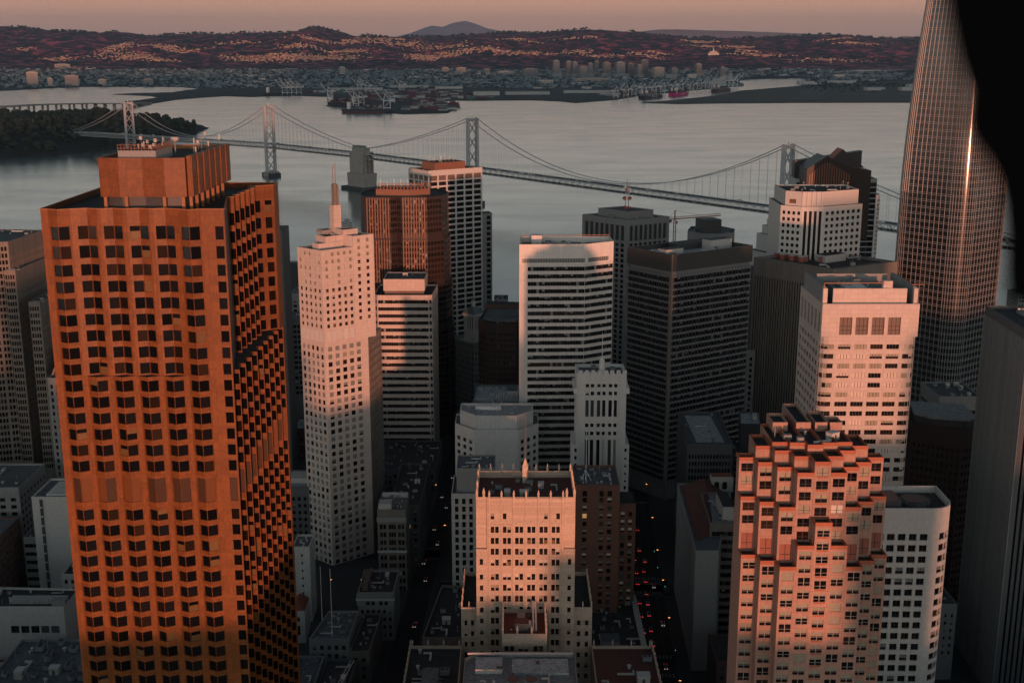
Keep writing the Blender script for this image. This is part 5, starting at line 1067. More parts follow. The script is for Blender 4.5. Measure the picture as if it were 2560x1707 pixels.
gothic_tower()

# --- generic blocks
def par_(p): return 0 if p is None else p
def simple(name, label, P, H, m, specs, par=1.1, mr='roof_grey', n=6, most=300, extra=None, z0=0, least=9, sc=.8):
    if H < 110 and name not in ('white_slab', 'black_block', 'dark_block', 'red_roofed_block', 'octagonal_block', 'sliver_block', 'white_low_block') and 'grey flat roof with round fans' not in label:
        specs = list(specs) + [None] * (len(P) - len(specs))
        for i in range(len(P)):                                       # plain walls that face the viewpoint get ordinary windows
            a, c = P[i], P[(i + 1) % len(P)]; L = math.hypot(c[0] - a[0], c[1] - a[1]); nx, ny = (c[1] - a[1]) / L, -(c[0] - a[0]) / L
            if specs[i] is None and L > 5 and (-nx * a[0] - ny * a[1]) > .1 * math.hypot(*a): specs[i] = grd(max(2, int(L / 3.3)), .48, rows(H - par_(par) - 2.2, 4.0, 12, 2.2, 19), pick(g=6, gr=2, y=2, l=.12), m0=.8, m1=.8, nh=1)
    cx = sum(p[0] for p in P) / len(P); cy_ = sum(p[1] for p in P) / len(P); t = bld(name, label, cx, cy_); mb = MB(); block(t, mb, P, z0, H, m, specs, par, mr); t.part('wall', mb)
    if n: clutter(t, P, H - par, int(n * 1.8) + 2, sc=sc * .85)
    if extra: extra(t)
    t.finish(most, least); return t
def grd(n, wf, zs, k=None, nm=0, m0=.6, m1=.6, dp=.3, nh=0, name='window'): return dict(xs=lambda L: cols(L, n, wf, m0, m1), zs=zs, kf=k or pick(g=6, n=1, gr=1), nm=nm, dp=dp, nh=nh, name=name)
def band(zs, nm, k=None, m0=.3, m1=.3, dp=.4): return dict(xs=lambda L: [(m0, L - m1)], zs=zs, kf=k or pick(g=6, n=1, gr=1), nm=nm, dp=dp, name='window_band')

def x_(t):
    mb = MB(); mb.box(-16, 22, 401.2, 401.8, 85, 85.6, 'metal_light'); t.part('coping', mb)
    for x in (0.5, 6.6): mb = MB(); mb.cyl(x, 381, 2.5, 83.6, 86.4, 'unit_grey', 20); mb.cyl(x, 381, 2.1, 86.4, 86.5, 'metal_dark', 20); t.part('roof_fan', mb)
    mb = MB(); mb.box(-13, -3.5, 390, 399, 83.6, 85.2, 'concrete_white', top='roof_white'); mb.box(0, 20, 389, 399, 83.6, 84.6, 'roof_white'); t.part('roof_house', mb)
simple('flat_roofed_block', 'pale grey flat roof with round fans at the bottom edge, before the gothic tower', [(-17, 355), (22.8, 355), (22.8, 401.5), (-14, 401.5), (-17, 398)], 85, 'concrete_grey', [None] * 5, 1.4, 'roof_white', 12, extra=x_)
zb = rows(104, 3.75, 20, 2.1, 22); kb = pick(g=4, gp=4, y=2, gr=3, l=.12)
def x_(t):
    for x, z in ((31.2, 105.2), (38.6, 105.2), (42.2, 105.2)): o = t.put('arched_window', ARCH, (x, 507.72, z - .4), 0, (1.9, 1, 2.6))
    mb = MB(); rod(mb, 33, 516, 109, 133, .17, 'paint_white')
    for a in range(4): mb.bar((33, 516, 114), (33 + 2.4 * math.cos(a * 1.57), 516 + 2.4 * math.sin(a * 1.57), 109), .2, 'paint_white')
    t.part('flagpole', mb); mb = MB(); mb.box(47.6, 55.7, 516, 517, 0, 98, 'brick_red'); mb.box(47.62, 55.68, 517, 534, 0, 97, 'brick_red', top='roof_dark'); t.part('lower_wing', mb)
    for i in range(18):
        for x in (49, 52.4): t.win(x, 515.93, 92 - 3.75 * i, 0, 1.7, 2.1, kb(), 0, 1)
t = simple('brick_building', 'red-brown brick building with flagpole right of the gothic tower', [(28, 507.9), (47.6, 507.9), (47.6, 534), (28, 534)], 110, 'brick_red', [dict(xs=[(3.2, 5.1), (10.6, 12.5), (14.2, 16.1)], zs=zb, kf=kb, nm=0, nh=1, dp=.35), None, None, None], 1.2, 'roof_grey', 9, extra=x_)
zb = rows(92.5, 3.85, 18, 2.75, 22)
def x_(t):
    mb = MB(); P = rect(-26, -8, 541, 560); mb.prism(P, 93.9, 106, 'concrete_grey', False); roof(mb, P, 106, .7, .3, 'concrete_grey', 'roof_grey'); t.part('upper_block', mb); clutter(t, P, 105.3, 6, sc=.6)
simple('office_block', 'pale block with columns of dark slot windows left of the gothic tower', [(-28.3, 536.7), (-7, 536.7), (-7, 562), (-28.3, 562)], 95, 'concrete_white', [grd(6, .5, zb, pick(g=1), dp=.6, m0=.8), None, None, grd(5, .5, zb)], extra=x_, n=0)
zb = rows(92.2, 4.05, 18, 2.2, 20)
def x_(t):
    mb = MB(); P = [(-28.2, 635.5), (-19.2, 625.5), (2.6, 625.5), (11.5, 635.5), (11.5, 649), (-28.2, 649)]; mb.prism(P, 97, 105.5, 'granite_grid', False); roof(mb, P, 105.5, 1.2, .7, 'granite_grid', 'roof_white'); t.part('crown', mb)
    mb = MB(); mb.bar((-8, 637, 104.3), (-10.5, 637, 110), .4, 'metal_light'); mb.bar((-8, 637, 104.3), (-5.5, 637, 110), .4, 'metal_light'); mb.box(-20, -6, 640, 643, 104.3, 106, 'paint_white'); t.part('roof_gantry', mb); mb = MB(); mb.prism([(-18.8, 622.2), (2.2, 622.2), (2.2, 622.5), (-18.8, 622.5)], 10, 97.6, 'granite_grid'); t.part('blank_panel', mb); clutter(t, P, 104.3, 6, sc=.6)
simple('octagonal_block', 'grey eight-sided building with a blank gridded front, mid centre', [(-31, 634.5), (-20.2, 622.6), (3.6, 622.6), (14.4, 634.5), (14.4, 652), (-31, 652)], 98.5, 'granite_grid', [grd(3, .52, zb, dp=.4), None, grd(3, .52, zb, dp=.4), None, None, None], extra=x_, n=0)
def x_(t):
    for i in range(9): mb = MB(); mb.box(-10 + 1.5 * i, -9.2 + 1.5 * i, 712, 715 + (i % 3), 88.9, 91 + (i % 4) * .6, 'metal_light'); t.part('roof_vent', mb)
    mb = MB(); mb.box(-3, 3.4, 713, 723, 88.9, 94, 'concrete_white', top='roof_grey'); t.part('roof_house', mb)
simple('flat_roofed_block', 'dark block with pale flat roof and pipes behind the eight-sided building', [(-23.9, 703.8), (5.6, 703.8), (6.5, 742), (-22.5, 742)], 90, 'concrete_dark', [grd(4, .85, [(76, 86.5)] , pick(k=1), m0=.3, m1=.3), None, None, None], 1.1, 'roof_white', 5, extra=x_)

# --- art deco tower
def deco_tower():
    t = bld('deco_tower', 'slim grey art deco tower with tall arched window bays, mid centre', 46, 610); g = 'terracotta_white'; mb = MB(); k = pick(g=6, gb=1, y=1, gp=1)
    X = [(4.6, 6.3), (7.2, 8.9), (10.5, 12.2), (13.1, 14.8), (16.4, 18.1), (19, 20.7)]
    zs = [(128.4, 130.2), (124.2, 126.2), (112.8, 121.6), (107.2, 109.2), (102.8, 104.8), (74, 100.4), (40, 72)]
    wall(t, mb, (33.0, 600), (58.4, 600), 0, 135.5, X, zs, g, k, .5, 1, 0); wall(t, mb, (58.4, 600), (58.4, 620), 0, 135.5, cols(20, 5, .4), zs, g, k, .4); wall(t, mb, (58.4, 620), (33, 620), 0, 135.5, [], [], g); wall(t, mb, (33, 620), (33, 600), 0, 135.5, cols(20, 5, .4), zs, g, k, .4)
    roof(mb, rect(33, 58.4, 600, 620), 135.5, 1.6, 1.4, g, 'roof_grey'); t.part('wall', mb)
    for x0, x1 in ((31.2, 34.4), (57, 60.4)):
        p = MB(); wall(t, p, (x0, 599.2), (x1, 599.2), 0, 98, [(1.0, 2.2)], rows(96, 4.1, 14, 2.0, 35), g, k, .35, 0); wall(t, p, (x1, 599.2), (x1, 622), 0, 98, [], [], g); wall(t, p, (x0, 622), (x0, 599.2), 0, 98, [], [], g); p.face([(x0, 599.2, 98), (x1, 599.2, 98), (x1, 622, 98), (x0, 622, 98)], g); t.part('corner_buttress', p)
    for i in range(9): p = MB(); x = 33.8 + 2.98 * i; p.box(x - .4, x + .4, 599.5, 600.1, 60, 136.6, g); t.part('pilaster', p)
    for i in range(8): p = MB(); x = 34 + 3.2 * i; p.box(x, x + 2.0, 599.6, 600.6, 135.5, 137.4, g); t.part('battlement', p)
    for i in range(7): p = MB(); p.box(58.4, 60.0, 600 + 3 * i, 601.2 + 3 * i, 125, 128, g); t.part('gargoyle', p); p = MB(); p.box(31.6, 33, 600 + 3 * i, 601.2 + 3 * i, 125, 128, g); t.part('gargoyle', p)
    p = MB(); p.cyl(46, 604, 1.4, 134, 141.5, g, 10); p.cyl(46, 604, 1.4, 141.5, 143.4, g, 10, .4); cu = t.part('cupola', p); p = MB(); rod(p, 46, 604, 143, 156, .16, 'paint_white'); t.part('flagpole', p, cu); clutter(t, rect(34, 57.5, 602, 619), 134, 12, sc=.65); t.finish(300)
deco_tower()

# --- wedge block, cupola building
def x_(t):
    mb = MB(); mb.prism([(-19, 815), (-10, 807.5), (3, 807.5), (12, 815), (12, 840), (-17, 840)], 115.2, 117.4, 'roof_grey', 'roof_grey'); mb.cyl(-2, 826, 9, 117.4, 117.7, 'metal_dark', 24); mb.cyl(-2, 826, 7.8, 117.7, 117.8, 'roof_grey', 24); t.part('roof_shell', mb)
    mb = MB(); mb.box(-18, 10, 845, 858, 113.5, 119, 'brick_brown', -.2, top='roof_dark'); t.part('roof_house', mb)
zb = rows(108, 4.0, 18, 1.9, 30); kk = pick(n=12, g=6, y=.7)
simple('wedge_block', 'dark brown round-fronted block with pale curved roof, mid distance', [(-23, 817), (-18, 810.5), (-10.8, 805.5), (2.7, 805.5), (10, 809), (16, 817), (16, 870), (-17, 866)], 115, 'granite_brown', [grd(3, .5, zb, kk), grd(4, .5, zb, kk), grd(6, .5, zb, kk), grd(4, .5, zb, kk), None, None, None, None], 1.2, 'roof_grey', 8, extra=x_, least=7)
def x_(t):
    mb = MB(); P = rect(-33.5, -23.5, 876, 886, .9); mb.prism(P, 84, 94, 'terracotta_white'); t.part('tower_base', mb); mb = MB(); Pi = inset(P, 1.2); mb.prism(Pi, 94, 104.5, 'concrete_dark')
    t.part('belfry', mb)
    for i in range(4):
        a, c = P[i], P[(i + 1) % 4]
        for f in (.06, .28, .5, .72, .94): p = MB(); p.cyl(a[0] + (c[0] - a[0]) * f, a[1] + (c[1] - a[1]) * f, .55, 94, 104, 'terracotta_white', 8); t.part('column', p)
    mb = MB(); mb.prism(inset(P, -.7), 104, 106, 'terracotta_white'); mb.prism(inset(P, -1), 106, 110.5, 'copper_green', None, False, inset(P, 3.2)); t.part('tower_roof', mb); mb = MB(); mb.cyl(-28.5, 881, 1.5, 110, 115, 'terracotta_white', 8); mb.cyl(-28.5, 881, 1.7, 115, 117.6, 'copper_green', 8, .2); t.part('lantern', mb)
    mb = MB(); mb.prism(inset(PT, -1.3), 83, 84.3, 'copper_green'); t.part('cornice', mb)
PT = para((-47.5, 894), (-27.8, 867.3), (-19, 873)); zb = rows(79, 4.2, 13, 2.3, 18)
simple('cupola_building', 'dim beaux-arts block with columned cupola tower, mid distance', PT, 85, 'concrete_grey', [grd(10, .45, zb), grd(4, .45, zb), None, None], 1.0, 'roof_grey', 4, extra=x_, least=6)

# --- stepped fin slabs at the left edge
def fin_slabs():
    t = bld('office_tower', 'grey slab tower with dense fins and a sunlit top at the left edge', -300, 730); g = 'concrete_brown'; k = pick(g=8, y=1)
    for (P, H, n0) in (([(-330, 705), (-298, 715.6), (-294.2, 762), (-330, 766)], 185, 4), ([(-300.5, 712), (-294, 712.5), (-291.6, 768), (-300, 768)], 168.5, 1), ([(-283, 700), (-276.5, 700.4), (-274.5, 745), (-283, 745)], 152, 1), ([(-272, 705), (-266, 705), (-264, 745), (-272, 745)], 122, 1)):
        p = MB(); zs = rows(H - 3, 4.05, int((H - 50) / 4.05), 2.5, 40); fz = rows(H - 9, 4.05, int((H - 60) / 4.05), 2.7, 40)
        block(t, p, P, 0, H, g, [dict(xs=lambda L: [q for i in range(n0) for q in [(L / n0 * i + .5 + j * (L / n0 - 1) / 4, L / n0 * i + .5 + (j + .68) * (L / n0 - 1) / 4) for j in range(4)]], zs=zs, kf=k, nm=0, dp=.5), dict(xs=lambda L: cols(L, 30, .5), zs=fz, kf=k, nm=0, dp=.5), None, None], mr='roof_grey'); t.part('wall', p)
        clutter(t, P, H - 1.1, 7, sc=.8, edge=1.2)
    t.finish(300, 7)
fin_slabs()
def x_(t):
    mb = MB()
    for i in range(5):
        for q in range(3): mb.bar((-258 + 3 * q + 3.2 * i, 662 + i, 118 + 3.4 * i), (-257 + 3 * q + 3.2 * i, 664 + i, 121.5 + 3.4 * i), 1.2, 'granite_pink', .5)
    t.part('crown_frames', mb, kind='stuff')
zb = rows(112, 4.0, 20, 2.4, 30)
simple('office_tower', 'grey slotted tower with stepped metal crown, just left of the orange tower', [(-262, 664), (-244, 660), (-238, 690), (-262, 692)], 116, 'concrete_grey', [grd(5, .45, zb, dp=.6), grd(8, .45, zb, dp=.6), None, None], extra=x_, n=3)
def x_(t):
    mb = MB(); mb.box(-240.4, -239, 584.4, 584.9, 20, 73.5, 'metal_dark'); sl_ = t.part('slot', mb)
    for i in range(10): mb = MB(); mb.box(-240.4, -239, 584.2, 584.6, 24 + 5 * i, 24.8 + 5 * i, 'concrete_white'); t.part('slot_bridge', mb, sl_)
    mb = MB()
    for i in range(9): mb.box(-238, -226, 588 + 2.2 * i, 588.8 + 2.2 * i, 74.2, 75.4, 'metal_light')
    t.part('roof_louvers', mb)
simple('white_slab', 'white windowless slab with a dark vertical slot, lower left', [(-244.5, 585), (-226, 585), (-224, 612), (-244.5, 612)], 75, 'concrete_white', [None] * 4, extra=x_, n=0)
simple('office_block', 'low block with alternating grey bands beside the white slab', [(-252, 588), (-244.8, 588), (-244.8, 610), (-252, 610)], 52, 'concrete_grey', [band(rows(48, 4.6, 6, 2.1, 18), 2), None, None, None], n=2)
def x_(t):
    mb = MB()
    for i in range(24): mb.box(-226 + 1.05 * i, -225.4 + 1.05 * i, 506, 511, 54, 56, 'metal_light')
    t.part('roof_slats', mb, kind='stuff'); mb = MB(); mb.box(-206, -200, 503, 507, 54, 57, 'concrete_grey'); t.part('roof_hut', mb)
simple('white_low_block', 'low white building with a row of five square windows at lower left', [(-245, 501.5), (-200, 501.5), (-199, 520), (-245, 522)], 55, 'concrete_white', [dict(xs=[(20.5, 24.2), (25, 28.7), (29.5, 33.2), (34, 37.7), (38.5, 42.2)], zs=[(42, 45.6), (50.8, 50.9)], kf=pick(y=2, g=1), nm=1, dp=.6), None, None, None], 1.0, 'roof_dark', 5, extra=x_)
simple('flat_roofed_block', 'dark roof crowded with plant boxes in the bottom left corner', [(-215, 452), (-172, 452), (-172, 490), (-215, 490)], 45, 'concrete_grey', [None] * 4, 1.0, 'roof_grey', 16, sc=1.2)
simple('terrace_block', 'grey block with rooftop garden at far lower left', [(-300, 560), (-258, 560), (-258, 600), (-300, 600)], 58, 'brick_brown', [grd(8, .5, rows(52, 4, 8, 2, 18)), None, None, None], n=8)
simple('low_block', 'dark low block half hidden at the left edge below the fin slabs', [(-320, 610), (-262, 612), (-262, 650), (-320, 650)], 70, 'concrete_grey', [grd(10, .5, rows(64, 4, 10, 2, 18)), grd(8, .5, rows(64, 4, 10, 2, 18)), None, None], n=8)

# --- the dark gap between orange tower and twin-mast tower
simple('office_tower', 'blue-grey slab edge showing right behind the orange tower', [(-178, 725), (-137.5, 725), (-137.5, 748), (-178, 748)], 190, 'concrete_dark', [grd(10, .5, rows(186, 4, 30, 2.2, 40)), None, None, None], n=0)
simple('office_block', 'dark block with horizontal dark bays, between orange and twin-mast towers', [(-172, 900), (-118, 900), (-118, 930), (-172, 930)], 96, 'concrete_dark', [grd(12, .8, rows(92, 4, 14, 2.4, 25)), None, None, None], n=10)
simple('low_block', 'dark flat block far down the gap right of the orange tower', [(-190, 1030), (-128, 1030), (-128, 1060), (-190, 1060)], 90, 'concrete_grey', [grd(12, .6, rows(84, 4, 10, 2.2, 25)), None, None, None], n=8)
def x_(t): mb = MB(); mb.prism([(-250, 1200), (-150, 1200), (-150, 1240), (-250, 1240)], 60, 84, 'metal_dark', None, False, [(-240, 1215), (-160, 1215), (-160, 1225), (-240, 1225)]); t.part('roof', mb)
simple('hipped_hall', 'dark hip-roofed waterfront hall right of the orange tower', [(-250, 1200), (-150, 1200), (-150, 1240), (-250, 1240)], 60, 'concrete_dark', [grd(14, .6, rows(56, 4, 8, 2, 18)), None, None, None], None, n=0, extra=x_)
simple('low_block', 'small dark building with grey roof left of the twin-mast tower foot', [(-132, 742), (-108, 742), (-108, 765), (-132, 765)], 66, 'concrete_dark', [grd(6, .6, rows(60, 4, 8, 2.2, 25)), None, None, None], n=6)
def x_(t): mb = MB(); mb.box(-124, -113, 642, 654, 61, 64, 'concrete_white'); t.part('roof_house', mb)
simple('flat_roofed_block', 'block with bright pale roof between orange and twin-mast towers', [(-132, 634), (-112, 634), (-112, 662), (-132, 662)], 62, 'concrete_dark', [grd(6, .5, rows(56, 4, 8, 2, 25)), None, None, None], .8, 'roof_white', 3, extra=x_)

# --- small buildings at the foot of the towers, lower centre
zb = rows(57, 4.3, 9, 2.6, 18); kk = pick(g=6, y=2, p=.4)
def x_(t):
    mb = MB(); mb.box(-69.9, -54.7, 591.2, 592, 58.6, 61.2, 'concrete_grey'); mb.box(-70, -54.6, 591.3, 592, 41.6, 42.8, 'concrete_white'); t.part('cornice', mb); mb = MB(); mb.box(-69, -62.5, 593, 600, 64, 68, 'concrete_white', top='roof_white'); t.part('roof_house', mb)
    mb = MB(); mb.box(-69, -55.5, 612, 614, 64, 66.5, 'concrete_white'); t.part('back_parapet', mb)
simple('ornate_building', 'ornate stone building with white roof house, lower centre left', [(-69.6, 592), (-55, 592), (-55, 616), (-69.6, 616)], 65.2, 'concrete_brown', [dict(xs=[(1.2, 2.6), (3.0, 4.4), (5.9, 6.9), (7.1, 8.1), (8.3, 9.3), (10.6, 12.0), (12.4, 13.8)], zs=zb, kf=kk, nm=0, dp=.4), grd(5, .5, zb), None, None], 1.0, 'roof_grey', 7, extra=x_)
simple('long_block', 'dark long block behind the ornate building along the street', [(-66, 622), (-50, 622), (-48.5, 690), (-66, 690)], 56, 'concrete_dark', [None, grd(14, .5, rows(52, 4, 8, 2.2, 20)), None, None], n=8, mr='roof_dark')
simple('low_block', 'dark podium roof with plant boxes at the banded tower foot', [(-94, 740), (-48.5, 740), (-48, 800), (-94, 800)], 34, 'concrete_dark', [None, grd(10, .5, rows(30, 4, 3, 2, 18)), None, None], n=14, mr='roof_dark')
def x_(t):
    mb = MB(); mb.box(-74, -56.2, 536.4, 537.2, 38.5, 44.6, 'concrete_grey'); mb.box(-74.4, -55.8, 536, 537.2, 41.2, 42, 'concrete_white'); t.part('attic', mb)
    for x in (-69.5, -67, -63.3, -60.8): t.put('arched_window', ARCH, (x, 536.33, 38.8), 0, (1.6, 1, 2.0))
    mb = MB(); mb.box(-72, -69, 541, 560, 43.9, 47, 'brick_brown'); t.part('roof_house', mb)
simple('attic_block', 'dim building with arched attic windows before the ornate building', [(-73.5, 537), (-56.4, 537), (-56, 563), (-73.5, 563)], 45, 'concrete_grey', [grd(6, .5, rows(36, 4, 4, 2, 18)), grd(8, .5, rows(38, 4, 4, 2, 18)), None, None], n=8, extra=x_, mr='roof_dark')
def x_(t): mb = MB(); rod(mb, -81, 504, 39, 72, .16, 'paint_white'); t.part('flagpole', mb); mb = MB(); rod(mb, -88, 520, 39, 66, .14, 'paint_white'); t.part('flagpole', mb)
simple('flat_roofed_block', 'low flat grey roof with a tall flagpole at lower centre left', [(-91, 500), (-73, 500), (-72, 528), (-86, 528)], 40, 'concrete_grey', [None, grd(7, .5, rows(36, 4, 4, 2, 18)), None, None], n=6, extra=x_)
simple('narrow_tower', 'narrow pale blue-grey tower peeking out right of the orange tower', [(-107.5, 556.5), (-99.1, 556.5), (-99.1, 572), (-107.5, 572)], 60, 'concrete_white', [dict(xs=[(4.2, 5.0)], zs=rows(56, 4, 8, 1.4, 18), kf=pick(g=1), nm=0), None, None, None], n=2)
def x_(t): mb = MB(); mb.prism(rect(-106, -98.6, 534, 548), 37, 41, 'tile_red', None, False, rect(-102.4, -102.2, 537, 545)); t.part('roof', mb)
simple('tiled_house', 'cream building with a red tiled roof beside the orange tower foot', [(-105.5, 534.5), (-98.7, 534.5), (-98.7, 548), (-105.5, 548)], 37, 'stone_white', [dict(xs=[(2.4, 4.4)], zs=[(24, 29), (31, 33.4)], kf=pick(g=1)), None, None, None], None, n=0, extra=x_)
simple('flat_roofed_block', 'blue-grey flat roof in the lower left centre by the orange tower', [(-98, 455), (-84, 455), (-83.4, 494), (-95, 494)], 35, 'concrete_grey', [None, grd(9, .5, rows(31, 4, 3, 2, 18)), None, None], n=3)
def x_(t):
    for q in (0, 1.4): mb = MB(); mb.bar((-77 + q, 455, 33.2), (-71.5 + q, 493, 33.2), .35, 'metal_light'); t.part('roof_pipe', mb)
simple('long_block', 'dark narrow block with two long roof pipes, bottom centre left', [(-83, 452), (-70.5, 452), (-68.8, 494), (-82.5, 494)], 33, 'concrete_dark', [None, grd(10, .5, rows(29, 4, 3, 2, 18)), None, None], n=5, mr='roof_dark', extra=x_)
simple('wedge_roof_block', 'brown long roof with pale coping beside the left street', [(-72.5, 496), (-63.5, 496), (-62, 534), (-70, 534)], 36, 'concrete_brown', [None, grd(12, .45, rows(33, 4, 3, 2.4, 18)), None, None], n=3, mr='roof_dark')

# --- either side of the gothic tower
def x_(t):
    mb = MB(); mb.box(-36, -21, 477.4, 478.1, 30, 46, 'metal_dark')
    t.part('arch_recess', mb)
    for i in range(5): p = MB(); p.cyl(-34 + 2.9 * i, 477.2, .5, 30, 44 + 2 * math.sin(math.pi * (i + .5) / 5), 'concrete_brown', 8); t.part('column', p)
simple('arcade_block', 'dim block with a wide dark arched porch left of the gothic tower', [(-38.5, 478), (-20, 478), (-20, 530), (-33, 530)], 52, 'concrete_brown', [None, None, None, grd(10, .5, rows(47, 4, 6, 2.2, 22))], n=6, extra=x_, mr='roof_dark')
def x_(t): mb = MB(); mb.box(55, 57.3, 470, 523, 49, 50.6, 'concrete_white'); t.part('coping', mb); mb = MB(); mb.box(38, 46, 474, 482, 48.9, 52, 'concrete_grey', top='roof_grey'); t.part('roof_house', mb)
simple('flat_roofed_block', 'dark flat roof edged by a pale coping beside the traffic street', [(32.5, 470), (57, 470), (57, 523), (32.5, 523)], 50, 'concrete_brown', [None, grd(14, .5, rows(46, 4, 6, 2.2, 22)), None, None], n=9, extra=x_, mr='roof_dark')

# --- right of the traffic street
zb = rows(84, 4.0, 15, 2.2, 22)
def x_(t): mb = MB(); mb.box(100, 115, 630, 678, 88.9, 89.2, 'roof_white'); t.part('roof_patch', mb)
simple('office_block', 'dark block with a worn white roof patch right of the traffic street', [(94.2, 624), (118.4, 624), (121.2, 684), (97, 684)], 90, 'concrete_dark', [grd(14, .6, zb, pick(g=1)), None, None, grd(16, .6, zb, pick(g=1))], 1.1, 'roof_grey', 4, extra=x_)
def x_(t):
    mb = MB(); P = [(84, 520), (100, 535), (108, 592), (87, 592)]; mb.prism(P, 78.5, 84.5, 'roof_red', None, False, [(91.5, 528), (92, 529), (98, 586), (97, 586)]); t.part('roof', mb)
    mb = MB(); mb.box(101, 112, 584, 590, 78, 86, 'concrete_white', top='tile_red'); dd = t.part('roof_house', mb)
    for x in (102.5, 106.5): t.put('arched_window', ARCH, (x, 583.95, 79.5), 0, (2.4, 1, 4), dd)
simple('red_roofed_block', 'long building with a dark red hipped roof right of the traffic street', [(82.1, 508), (92.4, 508), (113, 594), (85.2, 594)], 79, 'concrete_grey', [None, None, None, grd(22, .5, rows(74, 4, 13, 2.2, 22))], .8, 'roof_grey', 0, extra=x_)
def x_(t): mb = MB(); mb.box(97.5, 102.6, 530, 550, 83.9, 91, 'concrete_white', top='roof_dark'); t.part('roof_house', mb)
zb = rows(80.5, 4.1, 14, 2.2, 22)
simple('office_block', 'beige block with dark window bands left of the stepped tower', [(91, 526), (104, 526), (105, 565), (92.6, 565)], 85, 'concrete_brown', [band(zb, 5, m0=1.2, m1=.9), None, None, grd(9, .55, zb)], 1.1, 'roof_white', 3, extra=x_)
simple('black_block', 'small black block with a pale roof behind the stepped tower', [(132, 676), (144, 676), (148, 700), (136, 700)], 85, 'metal_dark', [None] * 4, .8, 'roof_white', 3)
simple('low_block', 'small dark block with roof plant near the black block', [(120, 668), (131, 668), (132, 690), (121, 690)], 72, 'metal_dark', [None] * 4, .8, 'roof_grey', 5)
simple('narrow_tower', 'narrow grey tower squeezed between the dash and fluted towers', [(151, 795), (163, 795), (166, 815), (152, 815)], 99, 'concrete_grey', [grd(3, .5, rows(94, 4, 16, 2.4, 25)), None, None, None], n=2)
zb = rows(110, 3.9, 22, 1.9, 22)
def x_(t):
    mb = MB(); P = [(195.6, 569.5), (202, 562), (218, 558), (223.5, 562), (225, 585), (200, 590)]; mb.prism(inset(P, 1.2), 119, 123.4, 'metal_dark', False); mb.prism(P, 123.4, 124.2, 'concrete_grey', 'roof_white', True); t.part('roof_canopy', mb)
simple('office_tower', 'dark brown tower with small windows and pale overhanging roof at right', [(194.5, 568), (214.7, 555.3), (224, 560), (226, 590), (197, 594)], 120, 'granite_brown', [grd(10, .5, zb, pick(g=1)), grd(4, .5, zb, pick(g=1)), None, None, None], .5, 'roof_dark', 0, extra=x_)
simple('dark_block', 'black roofed block between the stepped tower and cream building', [(126, 446), (150, 446), (170, 474), (126, 474)], 122, 'metal_dark', [None] * 4, 2.0, 'roof_dark', 5)
simple('low_block', 'small grey building with dim windows at lower right', [(180, 500), (198, 500), (198, 530), (180, 530)], 57, 'concrete_grey', [grd(6, .35, rows(52, 3.6, 6, 1.5, 25)), None, None, None], n=4)
simple('low_block', 'grey gabled block at the glass tower foot, far right', [(233, 640), (256, 640), (256, 670), (233, 670)], 112, 'concrete_grey', [band(rows(104, 4.4, 14, 2, 25), 5), None, None, band(rows(104, 4.4, 14, 2, 25), 5)], n=4)
simple('sliver_block', 'pale sliver of a building right of the cream rounded block', [(152, 440), (160.5, 440), (160.5, 452), (152, 452)], 96, 'concrete_white', [None] * 4, n=0)

# --- white tower with vertical dark strips, and its dark neighbours
def crest_tower():
    t = bld('office_tower', 'white tower with small square windows and four dark vertical strips', 205, 815); g = 'stone_white'; mb = MB(); zs = rows(191.6, 4.27, 30, 2.2, 40); k = pick(g=1)
    P = [(177.5, 805.1), (189.9, 797), (204.1, 797), (233.5, 812.4), (232, 845), (178, 845)]
    for i in range(6):
        a, c = P[i], P[(i + 1) % 6]; L = math.hypot(c[0] - a[0], c[1] - a[1])
        if i == 0: wall(t, mb, a, c, 0, 195, cols(L, 4, .56, .6, .6), zs, g, k, .4, 0)
        elif i == 1: wall(t, mb, a, c, 0, 195, cols(L, 4, .58, .6, .6), [(40, 192)], g, k, .6, 1, 0, name='window_strip')
        elif i == 2: wall(t, mb, a, c, 0, 195, cols(L, 7, .56, .8, .8), zs, g, k, .4, 0)
        else: wall(t, mb, a, c, 0, 195, [], [], g)
    mb.face([(x, y, 195) for x, y in P], 'roof_grey'); t.part('wall', mb); mb = MB(); PC = [(180.6, 806.6), (190.2, 800), (203.6, 800), (231, 814.6), (230, 842), (180.6, 842)]
    for i in range(6):
        a, c = PC[i], PC[(i + 1) % 6]; wall(t, mb, a, c, 195, 204.4, [(2.6, 7.4)] if i == 0 else [], [(196.4, 199.2)] if i == 0 else [], g, lambda *q: 'w', 1.0, 0)
    roof(mb, PC, 204.4, 1.0, .5, g, 'roof_dark'); t.part('crown', mb)
    for f in (0, .25, .5, .75, 1): p = MB(); x = 190.6 + 12.6 * f; p.box(x - .5, x + .5, 799.4, 800.2, 195, 204.3, g); t.part('rib', p)
    clutter(t, PC, 203.4, 14, (2, 4, 0, 3, 1, 4), 2); t.finish(300)
crest_tower()
